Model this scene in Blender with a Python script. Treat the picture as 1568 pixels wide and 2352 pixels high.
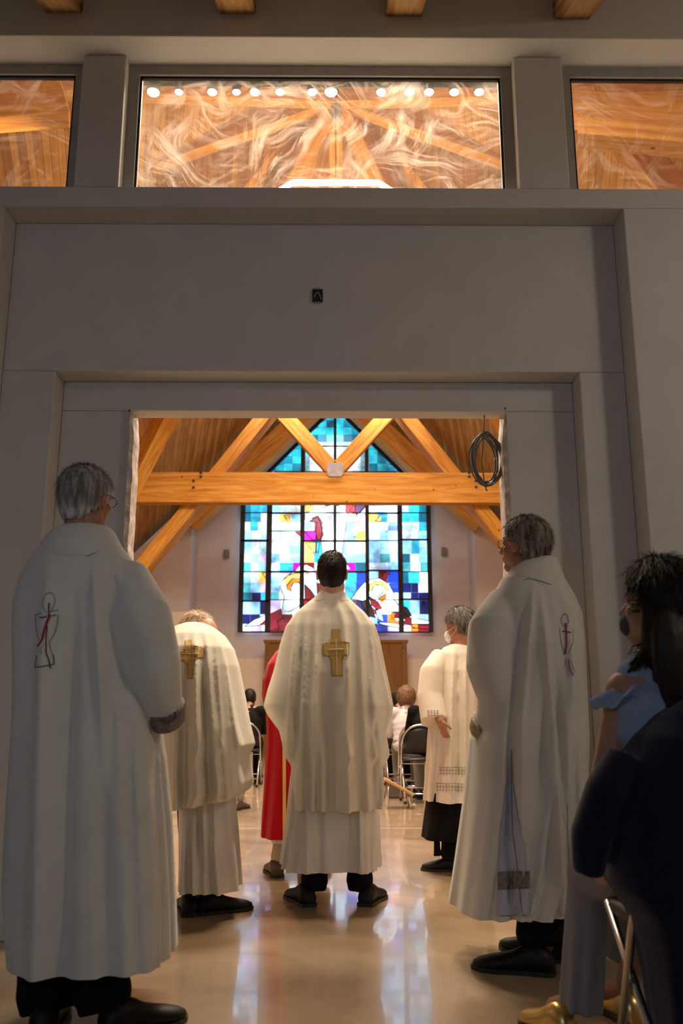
import bpy, bmesh, math, random
from math import sin, cos, pi, radians, sqrt, exp
from mathutils import Vector, Matrix, Euler, noise, geometry
from mathutils.bvhtree import BVHTree
random.seed(7)
for o in list(bpy.data.objects): bpy.data.objects.remove(o)
SC = bpy.context.scene; COL = SC.collection

# ------------------------------------------------ camera
F = 2000.0; CAMP = Vector((0, 0, .97)); PITCH = radians(12.79); YAW = math.atan(15/2000)
cd = bpy.data.cameras.new('camera'); cam = bpy.data.objects.new('camera', cd); COL.objects.link(cam)
cam.location = CAMP; cam.rotation_euler = Euler((pi/2+PITCH, 0, -YAW), 'XYZ')
cd.sensor_fit = 'VERTICAL'; cd.sensor_height = 36; cd.lens = F/2352*36; cd.clip_start = .05; cd.clip_end = 200
cd.dof.use_dof = True; cd.dof.focus_distance = 4.9; cd.dof.aperture_fstop = 3.2
SC.camera = cam
CR = cam.rotation_euler.to_matrix()
# ------------------------------------------------ light
SC.view_settings.view_transform = 'Standard'; SC.view_settings.look = 'None'
SC.view_settings.gamma = 1; SC.view_settings.exposure = 0.0; SC.view_settings.use_curve_mapping = False
w = bpy.data.worlds.new('sky'); SC.world = w; w.use_nodes = True
w.node_tree.nodes['Background'].inputs[0].default_value = (.55, .7, 1, 1)
w.node_tree.nodes['Background'].inputs[1].default_value = .25

def light(kind, name, loc, energy, color, rot=(0, 0, 0), **kw):
    d = bpy.data.lights.new(name, kind); d.energy = energy; d.color = color
    for k, v in kw.items(): setattr(d, k, v)
    o = bpy.data.objects.new(name, d); COL.objects.link(o); o.location = loc; o.rotation_euler = rot
    return o
WARM = (1, .70, .42); WARM2 = (1, .80, .60); COOL = (.66, .79, 1)
light('AREA', 'entrance_daylight', (-1.6, -3.1, 2.9), 21, COOL, (radians(97), 0, 0), shape='RECTANGLE', size=2.4, size_y=1.3)
light('AREA', 'narthex_lamp', (3.3, 1.4, 3.5), 22, (1, .84, .66), (radians(38), 0, radians(-8)), shape='DISK', size=.4)
light('AREA', 'pendant_downlight', (0, 9.1, 6.2), 410, WARM2, (0, 0, 0), shape='DISK', size=1.8)
light('AREA', 'pendant_uplight', (0, 9.1, 6.5), 70, WARM2, (pi, 0, 0), shape='DISK', size=1.8)
light('AREA', 'nave_fill', (0, 12.5, 5.6), 250, (1, .86, .74), (0, 0, 0), shape='RECTANGLE', size=5, size_y=1)  # added light out of view, brightens the nave without a fixture
light('AREA', 'rafter_fill', (0, 13, 6.25), 200, WARM, (pi, 0, 0), shape='RECTANGLE', size=4, size_y=.4)  # no lamp here; added to warm the roof planks from below
light('SPOT', 'purlin_fill_right', (2.5, 6.3, 4.7), 60, WARM, (radians(205), radians(12), 0), spot_size=radians(80), spot_blend=.4)  # added spot without a fixture, makes the right purlin glow golden
light('SPOT', 'purlin_fill_left', (-2.6, 6.3, 4.7), 60, WARM, (radians(205), radians(-8), 0), spot_size=radians(80), spot_blend=.4)  # matching added fill for the left purlin
light('AREA', 'altar_fill', (0, 14.9, 6.7), 75, (.95, .9, 1), (radians(38), 0, 0), shape='RECTANGLE', size=3, size_y=.5)  # unseen light added to lift the altar wall
light('AREA', 'doorway_fill', (.2, 5.1, 5.4), 165, (1, .80, .56), (radians(4), 0, 0), shape='DISK', size=.5)  # added above the doorway, hidden, to graze the robed backs

def W(px, py, d):
    v = CR @ Vector(((px-784)/F, (1176-py)/F, -1))
    return CAMP + v*(d/v.y)
def WG(px, py):
    v = CR @ Vector(((px-784)/F, (1176-py)/F, -1))
    return CAMP - v*(CAMP.z/v.z)

# ------------------------------------------------ object helpers
def wm(o):
    m = o.matrix_basis.copy()
    return wm(o.parent) @ m if o.parent else m
def link(name, me, m, parent=None, smooth=True, local=False):
    o = bpy.data.objects.new(name, me); COL.objects.link(o)
    if parent:
        if not local: me.transform(wm(parent).inverted())
        o.parent = parent
    if m: me.materials.append(m)
    if smooth:
        for p in me.polygons: p.use_smooth = True
    return o
def obj(name, bm, m, parent=None, smooth=True, local=False):
    me = bpy.data.meshes.new(name)
    bmesh.ops.recalc_face_normals(bm, faces=bm.faces)
    bm.to_mesh(me); bm.free()
    return link(name, me, m, parent, smooth, local)
def thing(name, label, cat, loc=(0, 0, 0), rz=0, group=None):
    o = bpy.data.objects.new(name, None); COL.objects.link(o); o.empty_display_size = .1
    o.location = loc; o.rotation_euler = (0, 0, rz); o['label'] = label; o['category'] = cat
    if group: o['group'] = group
    return o
def tag(o, label, cat, group=None):
    o['label'] = label; o['category'] = cat
    if group: o['group'] = group
    return o
def struct(o, label=None):
    o['kind'] = 'structure'
    if label: o['label'] = label
    return o
def dup(root, loc, rz, label, group=None):
    r = root.copy(); COL.objects.link(r); r.location = loc; r.rotation_euler = (0, 0, rz); r['label'] = label
    if group: r['group'] = group
    for ch in list(root.children):
        c = ch.copy(); COL.objects.link(c); c.parent = r
        for g in ch.children:
            e = g.copy(); COL.objects.link(e); e.parent = c
    return r

# ------------------------------------------------ mesh helpers
def box(bm, a, b):
    x0, y0, z0 = a; x1, y1, z1 = b
    v = [bm.verts.new(p) for p in ((x0,y0,z0),(x1,y0,z0),(x1,y1,z0),(x0,y1,z0),(x0,y0,z1),(x1,y0,z1),(x1,y1,z1),(x0,y1,z1))]
    for f in ((0,3,2,1),(4,5,6,7),(0,1,5,4),(1,2,6,5),(2,3,7,6),(3,0,4,7)): bm.faces.new([v[i] for i in f])
def NB(): return bmesh.new()
def bx(*boxes):
    bm = NB()
    for a, b in boxes: box(bm, a, b)
    return bm
def loft(bm, rings, cap=True, closed=True):
    R = [[bm.verts.new(p) for p in r] for r in rings]; n = len(R[0])
    for i in range(len(R)-1):
        for j in range(n if closed else n-1):
            k = (j+1) % n
            bm.faces.new((R[i][j], R[i][k], R[i+1][k], R[i+1][j]))
    if cap: bm.faces.new(R[0][::-1]); bm.faces.new(R[-1])
def frames(pts):
    T = []
    for i in range(len(pts)):
        a = pts[max(i-1, 0)]; b = pts[min(i+1, len(pts)-1)]
        T.append((b-a).normalized())
    return T
def tube(bm, pts, rad, n=8, up=None, closed=False):
    pts = [Vector(p) for p in pts]
    if closed: pts = pts + [pts[0]]
    T = frames(pts); u = up or Vector((0, 0, 1))
    if abs(T[0].dot(u)) > .95: u = Vector((1, 0, 0)) if abs(T[0].x) < .9 else Vector((0, 1, 0))
    rings = []
    for i, p in enumerate(pts):
        s = T[i].cross(u)
        if s.length < 1e-4: s = Vector((1, 0, 0))
        s.normalize(); v = s.cross(T[i]).normalized()
        if not up: u = v
        r = rad[i] if isinstance(rad, (list, tuple)) else rad
        ra, rb = r if isinstance(r, (list, tuple)) else (r, r)
        rings.append([p + s*cos(2*pi*k/n)*ra + v*sin(2*pi*k/n)*rb for k in range(n)])
    loft(bm, rings)
def ell(bm, c, r, rot=None, seg=16):
    m = Matrix.Translation(Vector(c))
    if rot is not None: m = m @ rot.to_4x4()
    r = r if isinstance(r, (tuple, list)) else (r, r, r)
    m = m @ Matrix.Diagonal((*r, 1))
    bmesh.ops.create_uvsphere(bm, u_segments=seg, v_segments=max(6, seg*3//4), radius=1, matrix=m)
def cap(bm, a, b, ra, rb, seg=12):
    a = Vector(a); b = Vector(b); ell(bm, a, ra, seg=seg); ell(bm, b, rb, seg=seg)
    if (b-a).length > 1e-4: tube(bm, [a, b], [ra, rb], seg)
def fuse(bm, vox, it=4, f=.5):
    """one continuous surface out of overlapping volumes; returns a mesh in world coordinates"""
    bmesh.ops.recalc_face_normals(bm, faces=bm.faces)
    me = bpy.data.meshes.new('t'); bm.to_mesh(me); bm.free()
    o = bpy.data.objects.new('t', me); COL.objects.link(o)
    r = o.modifiers.new('r', 'REMESH'); r.mode = 'VOXEL'; r.voxel_size = vox
    if it:
        s = o.modifiers.new('s', 'SMOOTH'); s.iterations = it; s.factor = f
    dg = bpy.context.evaluated_depsgraph_get()
    out = bpy.data.meshes.new_from_object(o.evaluated_get(dg))
    bpy.data.objects.remove(o); bpy.data.meshes.remove(me)
    return out
def bvh(me):
    return BVHTree.FromPolygons([v.co.copy() for v in me.vertices], [tuple(p.vertices) for p in me.polygons])

# ------------------------------------------------ materials
def nodes(name):
    m = bpy.data.materials.new(name); m.use_nodes = True; nt = m.node_tree
    b = nt.nodes['Principled BSDF']; return m, nt, b
def N(nt, t, **kw):
    n = nt.nodes.new(t)
    for k, v in kw.items():
        if k.startswith('_'): setattr(n, k[1:], v)
        else: n.inputs[k.replace('0', ' ')].default_value = v
    return n
def mix_noise(nt, b, c1, c2, scale, vec=None, detail=4, dist=0, lo=.35, hi=.65):
    nz = N(nt, 'ShaderNodeTexNoise'); nz.inputs['Scale'].default_value = scale; nz.inputs['Detail'].default_value = detail
    nz.inputs['Distortion'].default_value = dist
    if vec: nt.links.new(vec, nz.inputs['Vector'])
    cr = nt.nodes.new('ShaderNodeValToRGB'); cr.color_ramp.elements[0].position = lo; cr.color_ramp.elements[1].position = hi
    cr.color_ramp.elements[0].color = (*c1, 1); cr.color_ramp.elements[1].color = (*c2, 1)
    nt.links.new(nz.outputs['Fac'], cr.inputs['Fac']); nt.links.new(cr.outputs['Color'], b.inputs['Base Color'])
    return nz
def bump(nt, b, src, st, dist=.002):
    bp = nt.nodes.new('ShaderNodeBump'); bp.inputs['Strength'].default_value = st; bp.inputs['Distance'].default_value = dist
    nt.links.new(src, bp.inputs['Height']); nt.links.new(bp.outputs['Normal'], b.inputs['Normal'])
def plain(name, c, rough=.6, metal=0, var=.12, scale=12, bst=0, spec=None, sheen=0):
    m, nt, b = nodes(name); b.inputs['Roughness'].default_value = rough; b.inputs['Metallic'].default_value = metal
    tc = nt.nodes.new('ShaderNodeTexCoord')
    nz = mix_noise(nt, b, tuple(x*(1-var) for x in c), tuple(min(1, x*(1+var)) for x in c), scale, tc.outputs['Object'])
    if spec is not None: b.inputs['Specular IOR Level'].default_value = spec
    if sheen: b.inputs['Sheen Weight'].default_value = sheen
    if bst:
        n2 = N(nt, 'ShaderNodeTexNoise'); n2.inputs['Scale'].default_value = scale*14; nt.links.new(tc.outputs['Object'], n2.inputs['Vector'])
        bump(nt, b, n2.outputs['Fac'], bst)
    return m
def cloth(name, c, rough=.9, bst=.25, var=.05):
    m, nt, b = nodes(name); b.inputs['Roughness'].default_value = rough; b.inputs['Specular IOR Level'].default_value = .15
    b.inputs['Sheen Weight'].default_value = .15
    tc = nt.nodes.new('ShaderNodeTexCoord')
    mix_noise(nt, b, tuple(x*(1-var) for x in c), tuple(min(1, x*(1+var)) for x in c), 6, tc.outputs['Object'])
    wv = N(nt, 'ShaderNodeTexWave'); wv.bands_direction = 'Z'; wv.inputs['Scale'].default_value = 130; wv.inputs['Distortion'].default_value = 1.5
    nt.links.new(tc.outputs['Object'], wv.inputs['Vector']); bump(nt, b, wv.outputs['Fac'], bst, .0008)
    return m
def hairm(name, c1, c2):
    m, nt, b = nodes(name); b.inputs['Roughness'].default_value = .55; b.inputs['Specular IOR Level'].default_value = .3
    tc = nt.nodes.new('ShaderNodeTexCoord'); mp = nt.nodes.new('ShaderNodeMapping'); mp.inputs['Scale'].default_value = (60, 60, 9)
    nt.links.new(tc.outputs['Object'], mp.inputs['Vector'])
    nz = mix_noise(nt, b, c1, c2, 1, mp.outputs['Vector'], 3)
    bump(nt, b, nz.outputs['Fac'], .6, .004)
    return m
def wood(name, c1, c2, c3, rough=.5, ax=0):
    m, nt, b = nodes(name); b.inputs['Roughness'].default_value = .75; b.inputs['Specular IOR Level'].default_value = .15
    tc = nt.nodes.new('ShaderNodeTexCoord'); mp = nt.nodes.new('ShaderNodeMapping')
    sc = [9, 9, 9]; sc[ax] = .6; mp.inputs['Scale'].default_value = sc
    nt.links.new(tc.outputs['Object'], mp.inputs['Vector'])
    nz = N(nt, 'ShaderNodeTexNoise'); nz.inputs['Scale'].default_value = 2.4; nz.inputs['Detail'].default_value = 7; nz.inputs['Distortion'].default_value = .8
    nt.links.new(mp.outputs['Vector'], nz.inputs['Vector'])
    cr = nt.nodes.new('ShaderNodeValToRGB'); e = cr.color_ramp.elements
    e[0].position = .3; e[0].color = (*c1, 1); e[1].position = .68; e[1].color = (*c3, 1)
    x = e.new(.5); x.color = (*c2, 1)
    nt.links.new(nz.outputs['Fac'], cr.inputs['Fac'])
    # knots
    vo = N(nt, 'ShaderNodeTexVoronoi'); vo.inputs['Scale'].default_value = 3.2; nt.links.new(tc.outputs['Object'], vo.inputs['Vector'])
    r2 = nt.nodes.new('ShaderNodeValToRGB'); r2.color_ramp.elements[0].position = .03; r2.color_ramp.elements[1].position = .075
    r2.color_ramp.elements[0].color = (.22, .12, .06, 1); r2.color_ramp.elements[1].color = (1, 1, 1, 1)
    nt.links.new(vo.outputs['Distance'], r2.inputs['Fac'])
    mx = nt.nodes.new('ShaderNodeMix'); mx.data_type = 'RGBA'; mx.blend_type = 'MULTIPLY'; mx.inputs['Factor'].default_value = 1
    nt.links.new(cr.outputs['Color'], mx.inputs['A']); nt.links.new(r2.outputs['Color'], mx.inputs['B'])
    nt.links.new(mx.outputs['Result'], b.inputs['Base Color']); bump(nt, b, nz.outputs['Fac'], .15, .003)
    return m
def planks():
    m, nt, b = nodes('tongue_and_groove_planks'); b.inputs['Roughness'].default_value = .75; b.inputs['Specular IOR Level'].default_value = .15
    tc = nt.nodes.new('ShaderNodeTexCoord'); sp = nt.nodes.new('ShaderNodeSeparateXYZ'); nt.links.new(tc.outputs['Object'], sp.inputs[0])
    ab = N(nt, 'ShaderNodeMath', _operation='ABSOLUTE'); nt.links.new(sp.outputs['X'], ab.inputs[0])
    mu = N(nt, 'ShaderNodeMath', _operation='MULTIPLY'); mu.inputs[1].default_value = -.23; nt.links.new(sp.outputs['Y'], mu.inputs[0])
    ad = N(nt, 'ShaderNodeMath', _operation='ADD'); nt.links.new(ab.outputs[0], ad.inputs[0]); nt.links.new(mu.outputs[0], ad.inputs[1])
    dv = N(nt, 'ShaderNodeMath', _operation='MULTIPLY'); dv.inputs[1].default_value = 11; nt.links.new(ad.outputs[0], dv.inputs[0])
    fr = N(nt, 'ShaderNodeMath', _operation='FRACT'); nt.links.new(dv.outputs[0], fr.inputs[0])
    fl = N(nt, 'ShaderNodeMath', _operation='FLOOR'); nt.links.new(dv.outputs[0], fl.inputs[0])
    wn = N(nt, 'ShaderNodeTexWhiteNoise', _noise_dimensions='1D'); nt.links.new(fl.outputs[0], wn.inputs['W'])
    gr = nt.nodes.new('ShaderNodeValToRGB'); gr.color_ramp.elements[0].position = .02; gr.color_ramp.elements[1].position = .1
    gr.color_ramp.elements[0].color = (.35, .22, .12, 1); gr.color_ramp.elements[1].color = (1, 1, 1, 1); nt.links.new(fr.outputs[0], gr.inputs['Fac'])
    cb = N(nt, 'ShaderNodeCombineXYZ'); nt.links.new(dv.outputs[0], cb.inputs[0]); nt.links.new(sp.outputs['Y'], cb.inputs[1]); nt.links.new(sp.outputs['Z'], cb.inputs[2])
    nz = N(nt, 'ShaderNodeTexNoise'); nz.inputs['Scale'].default_value = 1.6; nz.inputs['Detail'].default_value = 5; nt.links.new(cb.outputs[0], nz.inputs['Vector'])
    avg = N(nt, 'ShaderNodeMath', _operation='ADD'); nt.links.new(nz.outputs['Fac'], avg.inputs[0])
    m2 = N(nt, 'ShaderNodeMath', _operation='MULTIPLY'); m2.inputs[1].default_value = .35; nt.links.new(wn.outputs['Value'], m2.inputs[0]); nt.links.new(m2.outputs[0], avg.inputs[1])
    cr = nt.nodes.new('ShaderNodeValToRGB'); e = cr.color_ramp.elements; e[0].position = .4; e[0].color = (.34, .14, .022, 1); e[1].position = .95; e[1].color = (.64, .33, .075, 1)
    nt.links.new(avg.outputs[0], cr.inputs['Fac'])
    mx = nt.nodes.new('ShaderNodeMix'); mx.data_type = 'RGBA'; mx.blend_type = 'MULTIPLY'; mx.inputs['Factor'].default_value = 1
    nt.links.new(cr.outputs['Color'], mx.inputs['A']); nt.links.new(gr.outputs['Color'], mx.inputs['B']); nt.links.new(mx.outputs['Result'], b.inputs['Base Color'])
    return m
def emis(name, c, s, base=(.8, .8, .8)):
    m, nt, b = nodes(name); b.inputs['Base Color'].default_value = (*base, 1)
    b.inputs['Emission Color'].default_value = (*c, 1); b.inputs['Emission Strength'].default_value = s
    return m
M = {}
M['wall'] = plain('painted_drywall', (.60, .585, .56), .85, var=.03, scale=5, bst=.12)
M['navewall'] = plain('cream_drywall', (.66, .60, .56), .85, var=.03, scale=4, bst=.1)
M['ceil'] = plain('white_ceiling', (.6, .6, .6), .9, var=.03, scale=3)
M['beam'] = wood('laminated_timber', (.44, .17, .025), (.60, .27, .045), (.72, .37, .08))
M['rafter'] = wood('rough_sawn_rafter', (.26, .13, .05), (.42, .24, .10), (.55, .34, .16))
M['panelwood'] = wood('walnut_panel', (.22, .10, .03), (.27, .125, .04), (.32, .15, .05), .5, 2)
M['planks'] = planks()
M['frame'] = plain('grey_window_frame', (.34, .33, .31), .6, var=.05)
M['gasket'] = plain('black_gasket', (.01, .01, .01), .5)
M['steel'] = plain('grey_steel_plate', (.36, .33, .31), .6, .2)
M['chrome'] = plain('chrome_tube', (.7, .68, .65), .25, 1, var=.05)
M['black'] = plain('black_wool', (.008, .008, .009), .85, var=.2, spec=.1)
M['blackleather'] = plain('black_leather', (.006, .0055, .0055), .5, var=.2, scale=30, bst=.2, spec=.3)
M['brownleather'] = plain('brown_leather', (.07, .045, .03), .45, var=.2)
M['vinyl'] = plain('black_vinyl', (.012, .012, .014), .5)
M['offwhite'] = cloth('offwhite_wool', (.74, .70, .61))
M['alb'] = cloth('white_alb_cotton', (.70, .68, .66))
M['greycloth'] = cloth('ivory_dalmatic_wool', (.72, .745, .72))
M['ivory2'] = cloth('ivory_linen', (.68, .655, .59))
M['cream'] = cloth('cream_surplice', (.80, .73, .62))
M['red'] = cloth('red_vestment_cloth', (.42, .003, .010))
M['gold'] = cloth('gold_ribbon', (.75, .45, .14), .6)
M['goldpatch'] = cloth('gold_brocade', (.50, .33, .10), .6, .6, .12)
M['goldedge'] = cloth('dark_gold_piping', (.36, .24, .07), .6)
M['creamline'] = cloth('cream_cord', (.78, .66, .45), .6)
M['brocade'] = plain('silver_brocade', (.20, .18, .155), .6, .1, var=.35, scale=60, bst=.4)
M['brocade2'] = plain('tan_brocade', (.40, .31, .20), .6, .1, var=.3, scale=60, bst=.4)
M['brodark'] = plain('dark_brocade_thread', (.09, .075, .06), .7)
M['thread'] = plain('grey_green_thread', (.21, .21, .17), .7)
M['redthread'] = plain('crimson_thread', (.36, .012, .045), .6)
M['brownthread'] = plain('dark_brown_thread', (.07, .045, .03), .7)
M['lace'] = plain('grey_blue_lace', (.20, .19, .20), .8)
M['skin'] = plain('light_skin', (.52, .28, .19), .5, var=.08, scale=20)
M['skin2'] = plain('ruddy_skin', (.42, .19, .12), .5, var=.1, scale=20)
M['skin3'] = plain('tan_skin', (.38, .20, .13), .5, var=.08, scale=20)
M['greyhair'] = hairm('grey_hair', (.22, .21, .20), (.66, .65, .63))
M['greyhair2'] = hairm('salt_and_pepper_hair', (.07, .05, .035), (.42, .38, .30))
M['darkhair'] = hairm('dark_brown_hair', (.006, .004, .003), (.018, .011, .008))
M['blondhair'] = hairm('sandy_grey_hair', (.22, .13, .06), (.55, .40, .24))
M['brownhair'] = hairm('curly_brown_hair', (.10, .045, .018), (.26, .13, .06))
M['mask'] = plain('white_mask_paper', (.75, .76, .76), .8)
M['blouse'] = cloth('pale_blue_cotton', (.27, .36, .53))
M['navy'] = cloth('navy_jacket_cloth', (.004, .006, .026))
M['dress'] = cloth('pale_grey_jersey', (.26, .26, .30))
M['bluecloth'] = cloth('royal_blue_cloth', (.05, .04, .32))
M['whitecloth'] = cloth('white_shirt_cloth', (.62, .60, .64))
M['greytrouser'] = cloth('grey_trouser_cloth', (.22, .20, .18))
M['khaki'] = cloth('khaki_cloth', (.45, .35, .22))
M['goldmetal'] = plain('gold_sandal', (.8, .55, .2), .3, .9)
M['cable'] = plain('grey_cable_sheath', (.14, .135, .13), .5)
M['plastic'] = plain('torn_plaster_edge', (.62, .52, .45), .5, var=.35, scale=25, bst=.6)
M['tan'] = plain('tan_wood_seat', (.48, .28, .11), .5)
# polished concrete
m, nt, b = nodes('polished_concrete'); tc = nt.nodes.new('ShaderNodeTexCoord')
nz = mix_noise(nt, b, (.27, .19, .11), (.46, .35, .235), 1.7, tc.outputs['Object'], 9, .7, .3, .72)
b.inputs['Specular IOR Level'].default_value = .55; b.inputs['Coat Weight'].default_value = .35; b.inputs['Coat Roughness'].default_value = .035
nr = N(nt, 'ShaderNodeTexNoise'); nr.inputs['Scale'].default_value = 3; nr.inputs['Detail'].default_value = 6; nt.links.new(tc.outputs['Object'], nr.inputs['Vector'])
mr = N(nt, 'ShaderNodeMapRange'); mr.inputs['To Min'].default_value = .14; mr.inputs['To Max'].default_value = .26
nt.links.new(nr.outputs['Fac'], mr.inputs['Value']); nt.links.new(mr.outputs['Result'], b.inputs['Roughness'])
n3 = N(nt, 'ShaderNodeTexNoise'); n3.inputs['Scale'].default_value = 5; nt.links.new(tc.outputs['Object'], n3.inputs['Vector']); bump(nt, b, n3.outputs['Fac'], .03, .004)
M['floor'] = m
# dusty glass
def dusty(name, amount):
    m, nt, b = nodes(name); out = nt.nodes['Material Output']; nt.nodes.remove(b)
    tc = nt.nodes.new('ShaderNodeTexCoord'); acc = None
    wr = N(nt, 'ShaderNodeTexNoise'); wr.inputs['Scale'].default_value = 1.6; wr.inputs['Detail'].default_value = 2; nt.links.new(tc.outputs['Object'], wr.inputs['Vector'])
    ws = N(nt, 'ShaderNodeVectorMath', _operation='MULTIPLY_ADD'); ws.inputs[1].default_value = (.6, .6, .6); nt.links.new(wr.outputs['Color'], ws.inputs[0]); nt.links.new(tc.outputs['Object'], ws.inputs[2])
    for k, (ang, st, sc_) in enumerate(((20, 7, 1.3), (-42, 9, 1.0), (72, 6, 1.4), (-10, 11, .8))):
        mp = nt.nodes.new('ShaderNodeMapping'); mp.inputs['Rotation'].default_value = (0, radians(ang), 0); nt.links.new(ws.outputs[0], mp.inputs['Vector'])
        m2 = nt.nodes.new('ShaderNodeMapping'); m2.inputs['Scale'].default_value = (sc_, 1, st); m2.inputs['Location'].default_value = (k*7, k*3, 0); nt.links.new(mp.outputs[0], m2.inputs['Vector'])
        n1 = N(nt, 'ShaderNodeTexNoise'); n1.inputs['Scale'].default_value = 2.0; n1.inputs['Detail'].default_value = 10; n1.inputs['Roughness'].default_value = .72; nt.links.new(m2.outputs[0], n1.inputs['Vector'])
        r1 = nt.nodes.new('ShaderNodeValToRGB'); r1.color_ramp.elements[0].position = .50; r1.color_ramp.elements[1].position = .74; nt.links.new(n1.outputs['Fac'], r1.inputs['Fac'])
        mk = N(nt, 'ShaderNodeTexNoise'); mk.inputs['Scale'].default_value = 2.0; mk.inputs['Detail'].default_value = 2
        m3 = nt.nodes.new('ShaderNodeMapping'); m3.inputs['Location'].default_value = (k*11+3, 5, k); nt.links.new(tc.outputs['Object'], m3.inputs['Vector']); nt.links.new(m3.outputs[0], mk.inputs['Vector'])
        r2 = nt.nodes.new('ShaderNodeValToRGB'); r2.color_ramp.elements[0].position = .45; r2.color_ramp.elements[1].position = .62; nt.links.new(mk.outputs['Fac'], r2.inputs['Fac'])
        mu = N(nt, 'ShaderNodeMath', _operation='MULTIPLY'); nt.links.new(r1.outputs[0], mu.inputs[0]); nt.links.new(r2.outputs[0], mu.inputs[1])
        if acc:
            ad = N(nt, 'ShaderNodeMath', _operation='MAXIMUM'); nt.links.new(acc, ad.inputs[0]); nt.links.new(mu.outputs[0], ad.inputs[1]); acc = ad.outputs[0]
        else: acc = mu.outputs[0]
    m3 = N(nt, 'ShaderNodeMath', _operation='MULTIPLY_ADD'); m3.inputs[1].default_value = amount; m3.inputs[2].default_value = amount*.07; nt.links.new(acc, m3.inputs[0]); m3.use_clamp = True
    tr = nt.nodes.new('ShaderNodeBsdfTransparent'); tr.inputs[0].default_value = (.95, .95, .94, 1)
    tl = nt.nodes.new('ShaderNodeBsdfTranslucent'); tl.inputs[0].default_value = (.95, .90, .84, 1)
    gl = nt.nodes.new('ShaderNodeBsdfGlossy'); gl.inputs['Roughness'].default_value = .05; gl.inputs[0].default_value = (.9, .9, .9, 1)
    mx = nt.nodes.new('ShaderNodeMixShader'); nt.links.new(m3.outputs[0], mx.inputs[0]); nt.links.new(tr.outputs[0], mx.inputs[1]); nt.links.new(tl.outputs[0], mx.inputs[2])
    m4 = nt.nodes.new('ShaderNodeMixShader'); m4.inputs[0].default_value = .04; nt.links.new(mx.outputs[0], m4.inputs[1]); nt.links.new(gl.outputs[0], m4.inputs[2])
    nt.links.new(m4.outputs[0], out.inputs[0])
    return m
M['dusty'] = dusty('dusty_smeared_glass', .36); M['dusty2'] = dusty('lightly_dusty_glass', .12)

# ================================================= SETTING
struct(obj('floor', bx(((-9.2, -3.4, -.1), (9.2, 21, 0))), M['floor'], smooth=False))
jm = NB()
for yy in (7.7, 12.4): box(jm, (-9, yy, 0), (9, yy+.012, .0012))
struct(obj('trim_1', jm, plain('floor_joint_sealant', (.6, .55, .48), .5), smooth=False), 'pale control joints across the floor')

x1l = W(40, 475, 4.06).x; x1r = W(1405, 480, 4.06).x; z1 = W(700, 475, 3.9).z
x2l = W(127, 852, 4.06).x; x2r = W(1330, 852, 4.06).x; z2 = W(700, 853, 4.06).z
xol = W(302, 948, 4.2).x; xor_ = W(1160, 940, 4.2).x; zo = W(700, 944, 4.2).z
zs = W(700, 430, 3.9).z; zt = W(700, 85, 3.77).z
XM = 3.6
# piers between clerestory windows
p1l, p1r = W(180, 280, 3.9).x, W(281, 280, 3.9).x
p2l, p2r = W(1186, 280, 3.9).x, W(1299, 280, 3.9).x
bm = bx(((-XM, 3.9, 0), (x1l, 4.32, z1)), ((x1r, 3.9, 0), (XM, 4.32, z1)),      # flanks
        ((-XM, 3.9, z1), (XM, 4.32, zs)),                                     # band under the windows
        ((x1l, 4.06, z2), (x1r, 4.32, z1)), ((x1l, 4.06, 0), (x2l, 4.32, z2)), ((x2r, 4.06, 0), (x1r, 4.32, z2)),
        ((x2l, 4.2, zo), (x2r, 4.32, z2)), ((x2l, 4.2, 0), (xol, 4.32, zo)), ((xor_, 4.2, 0), (x2r, 4.32, zo)),
        ((p1l, 3.9, zs), (p1r, 4.09, zt)), ((p2l, 3.9, zs), (p2r, 4.09, zt)),
        ((-XM, 3.77, zt), (XM, 4.09, 6)), ((-XM, 3.9, zs), (-2.3, 4.09, zt)), ((2.6, 3.9, zs), (XM, 4.09, zt)))
fw = struct(obj('wall_front', bm, M['wall'], smooth=False))
bv = fw.modifiers.new('b', 'BEVEL'); bv.width = .006; bv.segments = 2
# clerestory windows
spans = [(-2.3, p1l), (p1r, p2l), (p2r, 2.6)]
for i, (a, c) in enumerate(spans):
    a += .001; c -= .001
    t = .055
    f = struct(obj(f'window_{i+1}', bx(((a, 3.97, zs), (a+t, 4.02, zt)), ((c-t, 3.97, zs), (c, 4.02, zt)), ((a+t, 3.97, zt-.06), (c-t, 4.02, zt)), ((a+t, 3.97, zs), (c-t, 4.02, zs+.004))), M['frame'], smooth=False),
               ['left clerestory window cut by the frame edge', 'wide middle clerestory window with smeared glass', 'right clerestory window with clearer glass'][i])
    g = .012
    obj('gasket', bx(((a+t, 3.985, zt-.06-g), (c-t, 4.005, zt-.06)), ((a+t, 3.985, zs), (a+t+g, 4.005, zt-.06)), ((c-t-g, 3.985, zs), (c-t, 4.005, zt-.06))), M['gasket'], f, False)
    obj('glass_pane', bx(((a+t+.003, 3.994, zs+.003), (c-t-.003, 3.998, zt-.063))), M['dusty'] if i == 1 else M['dusty2'], f, False)
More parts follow.
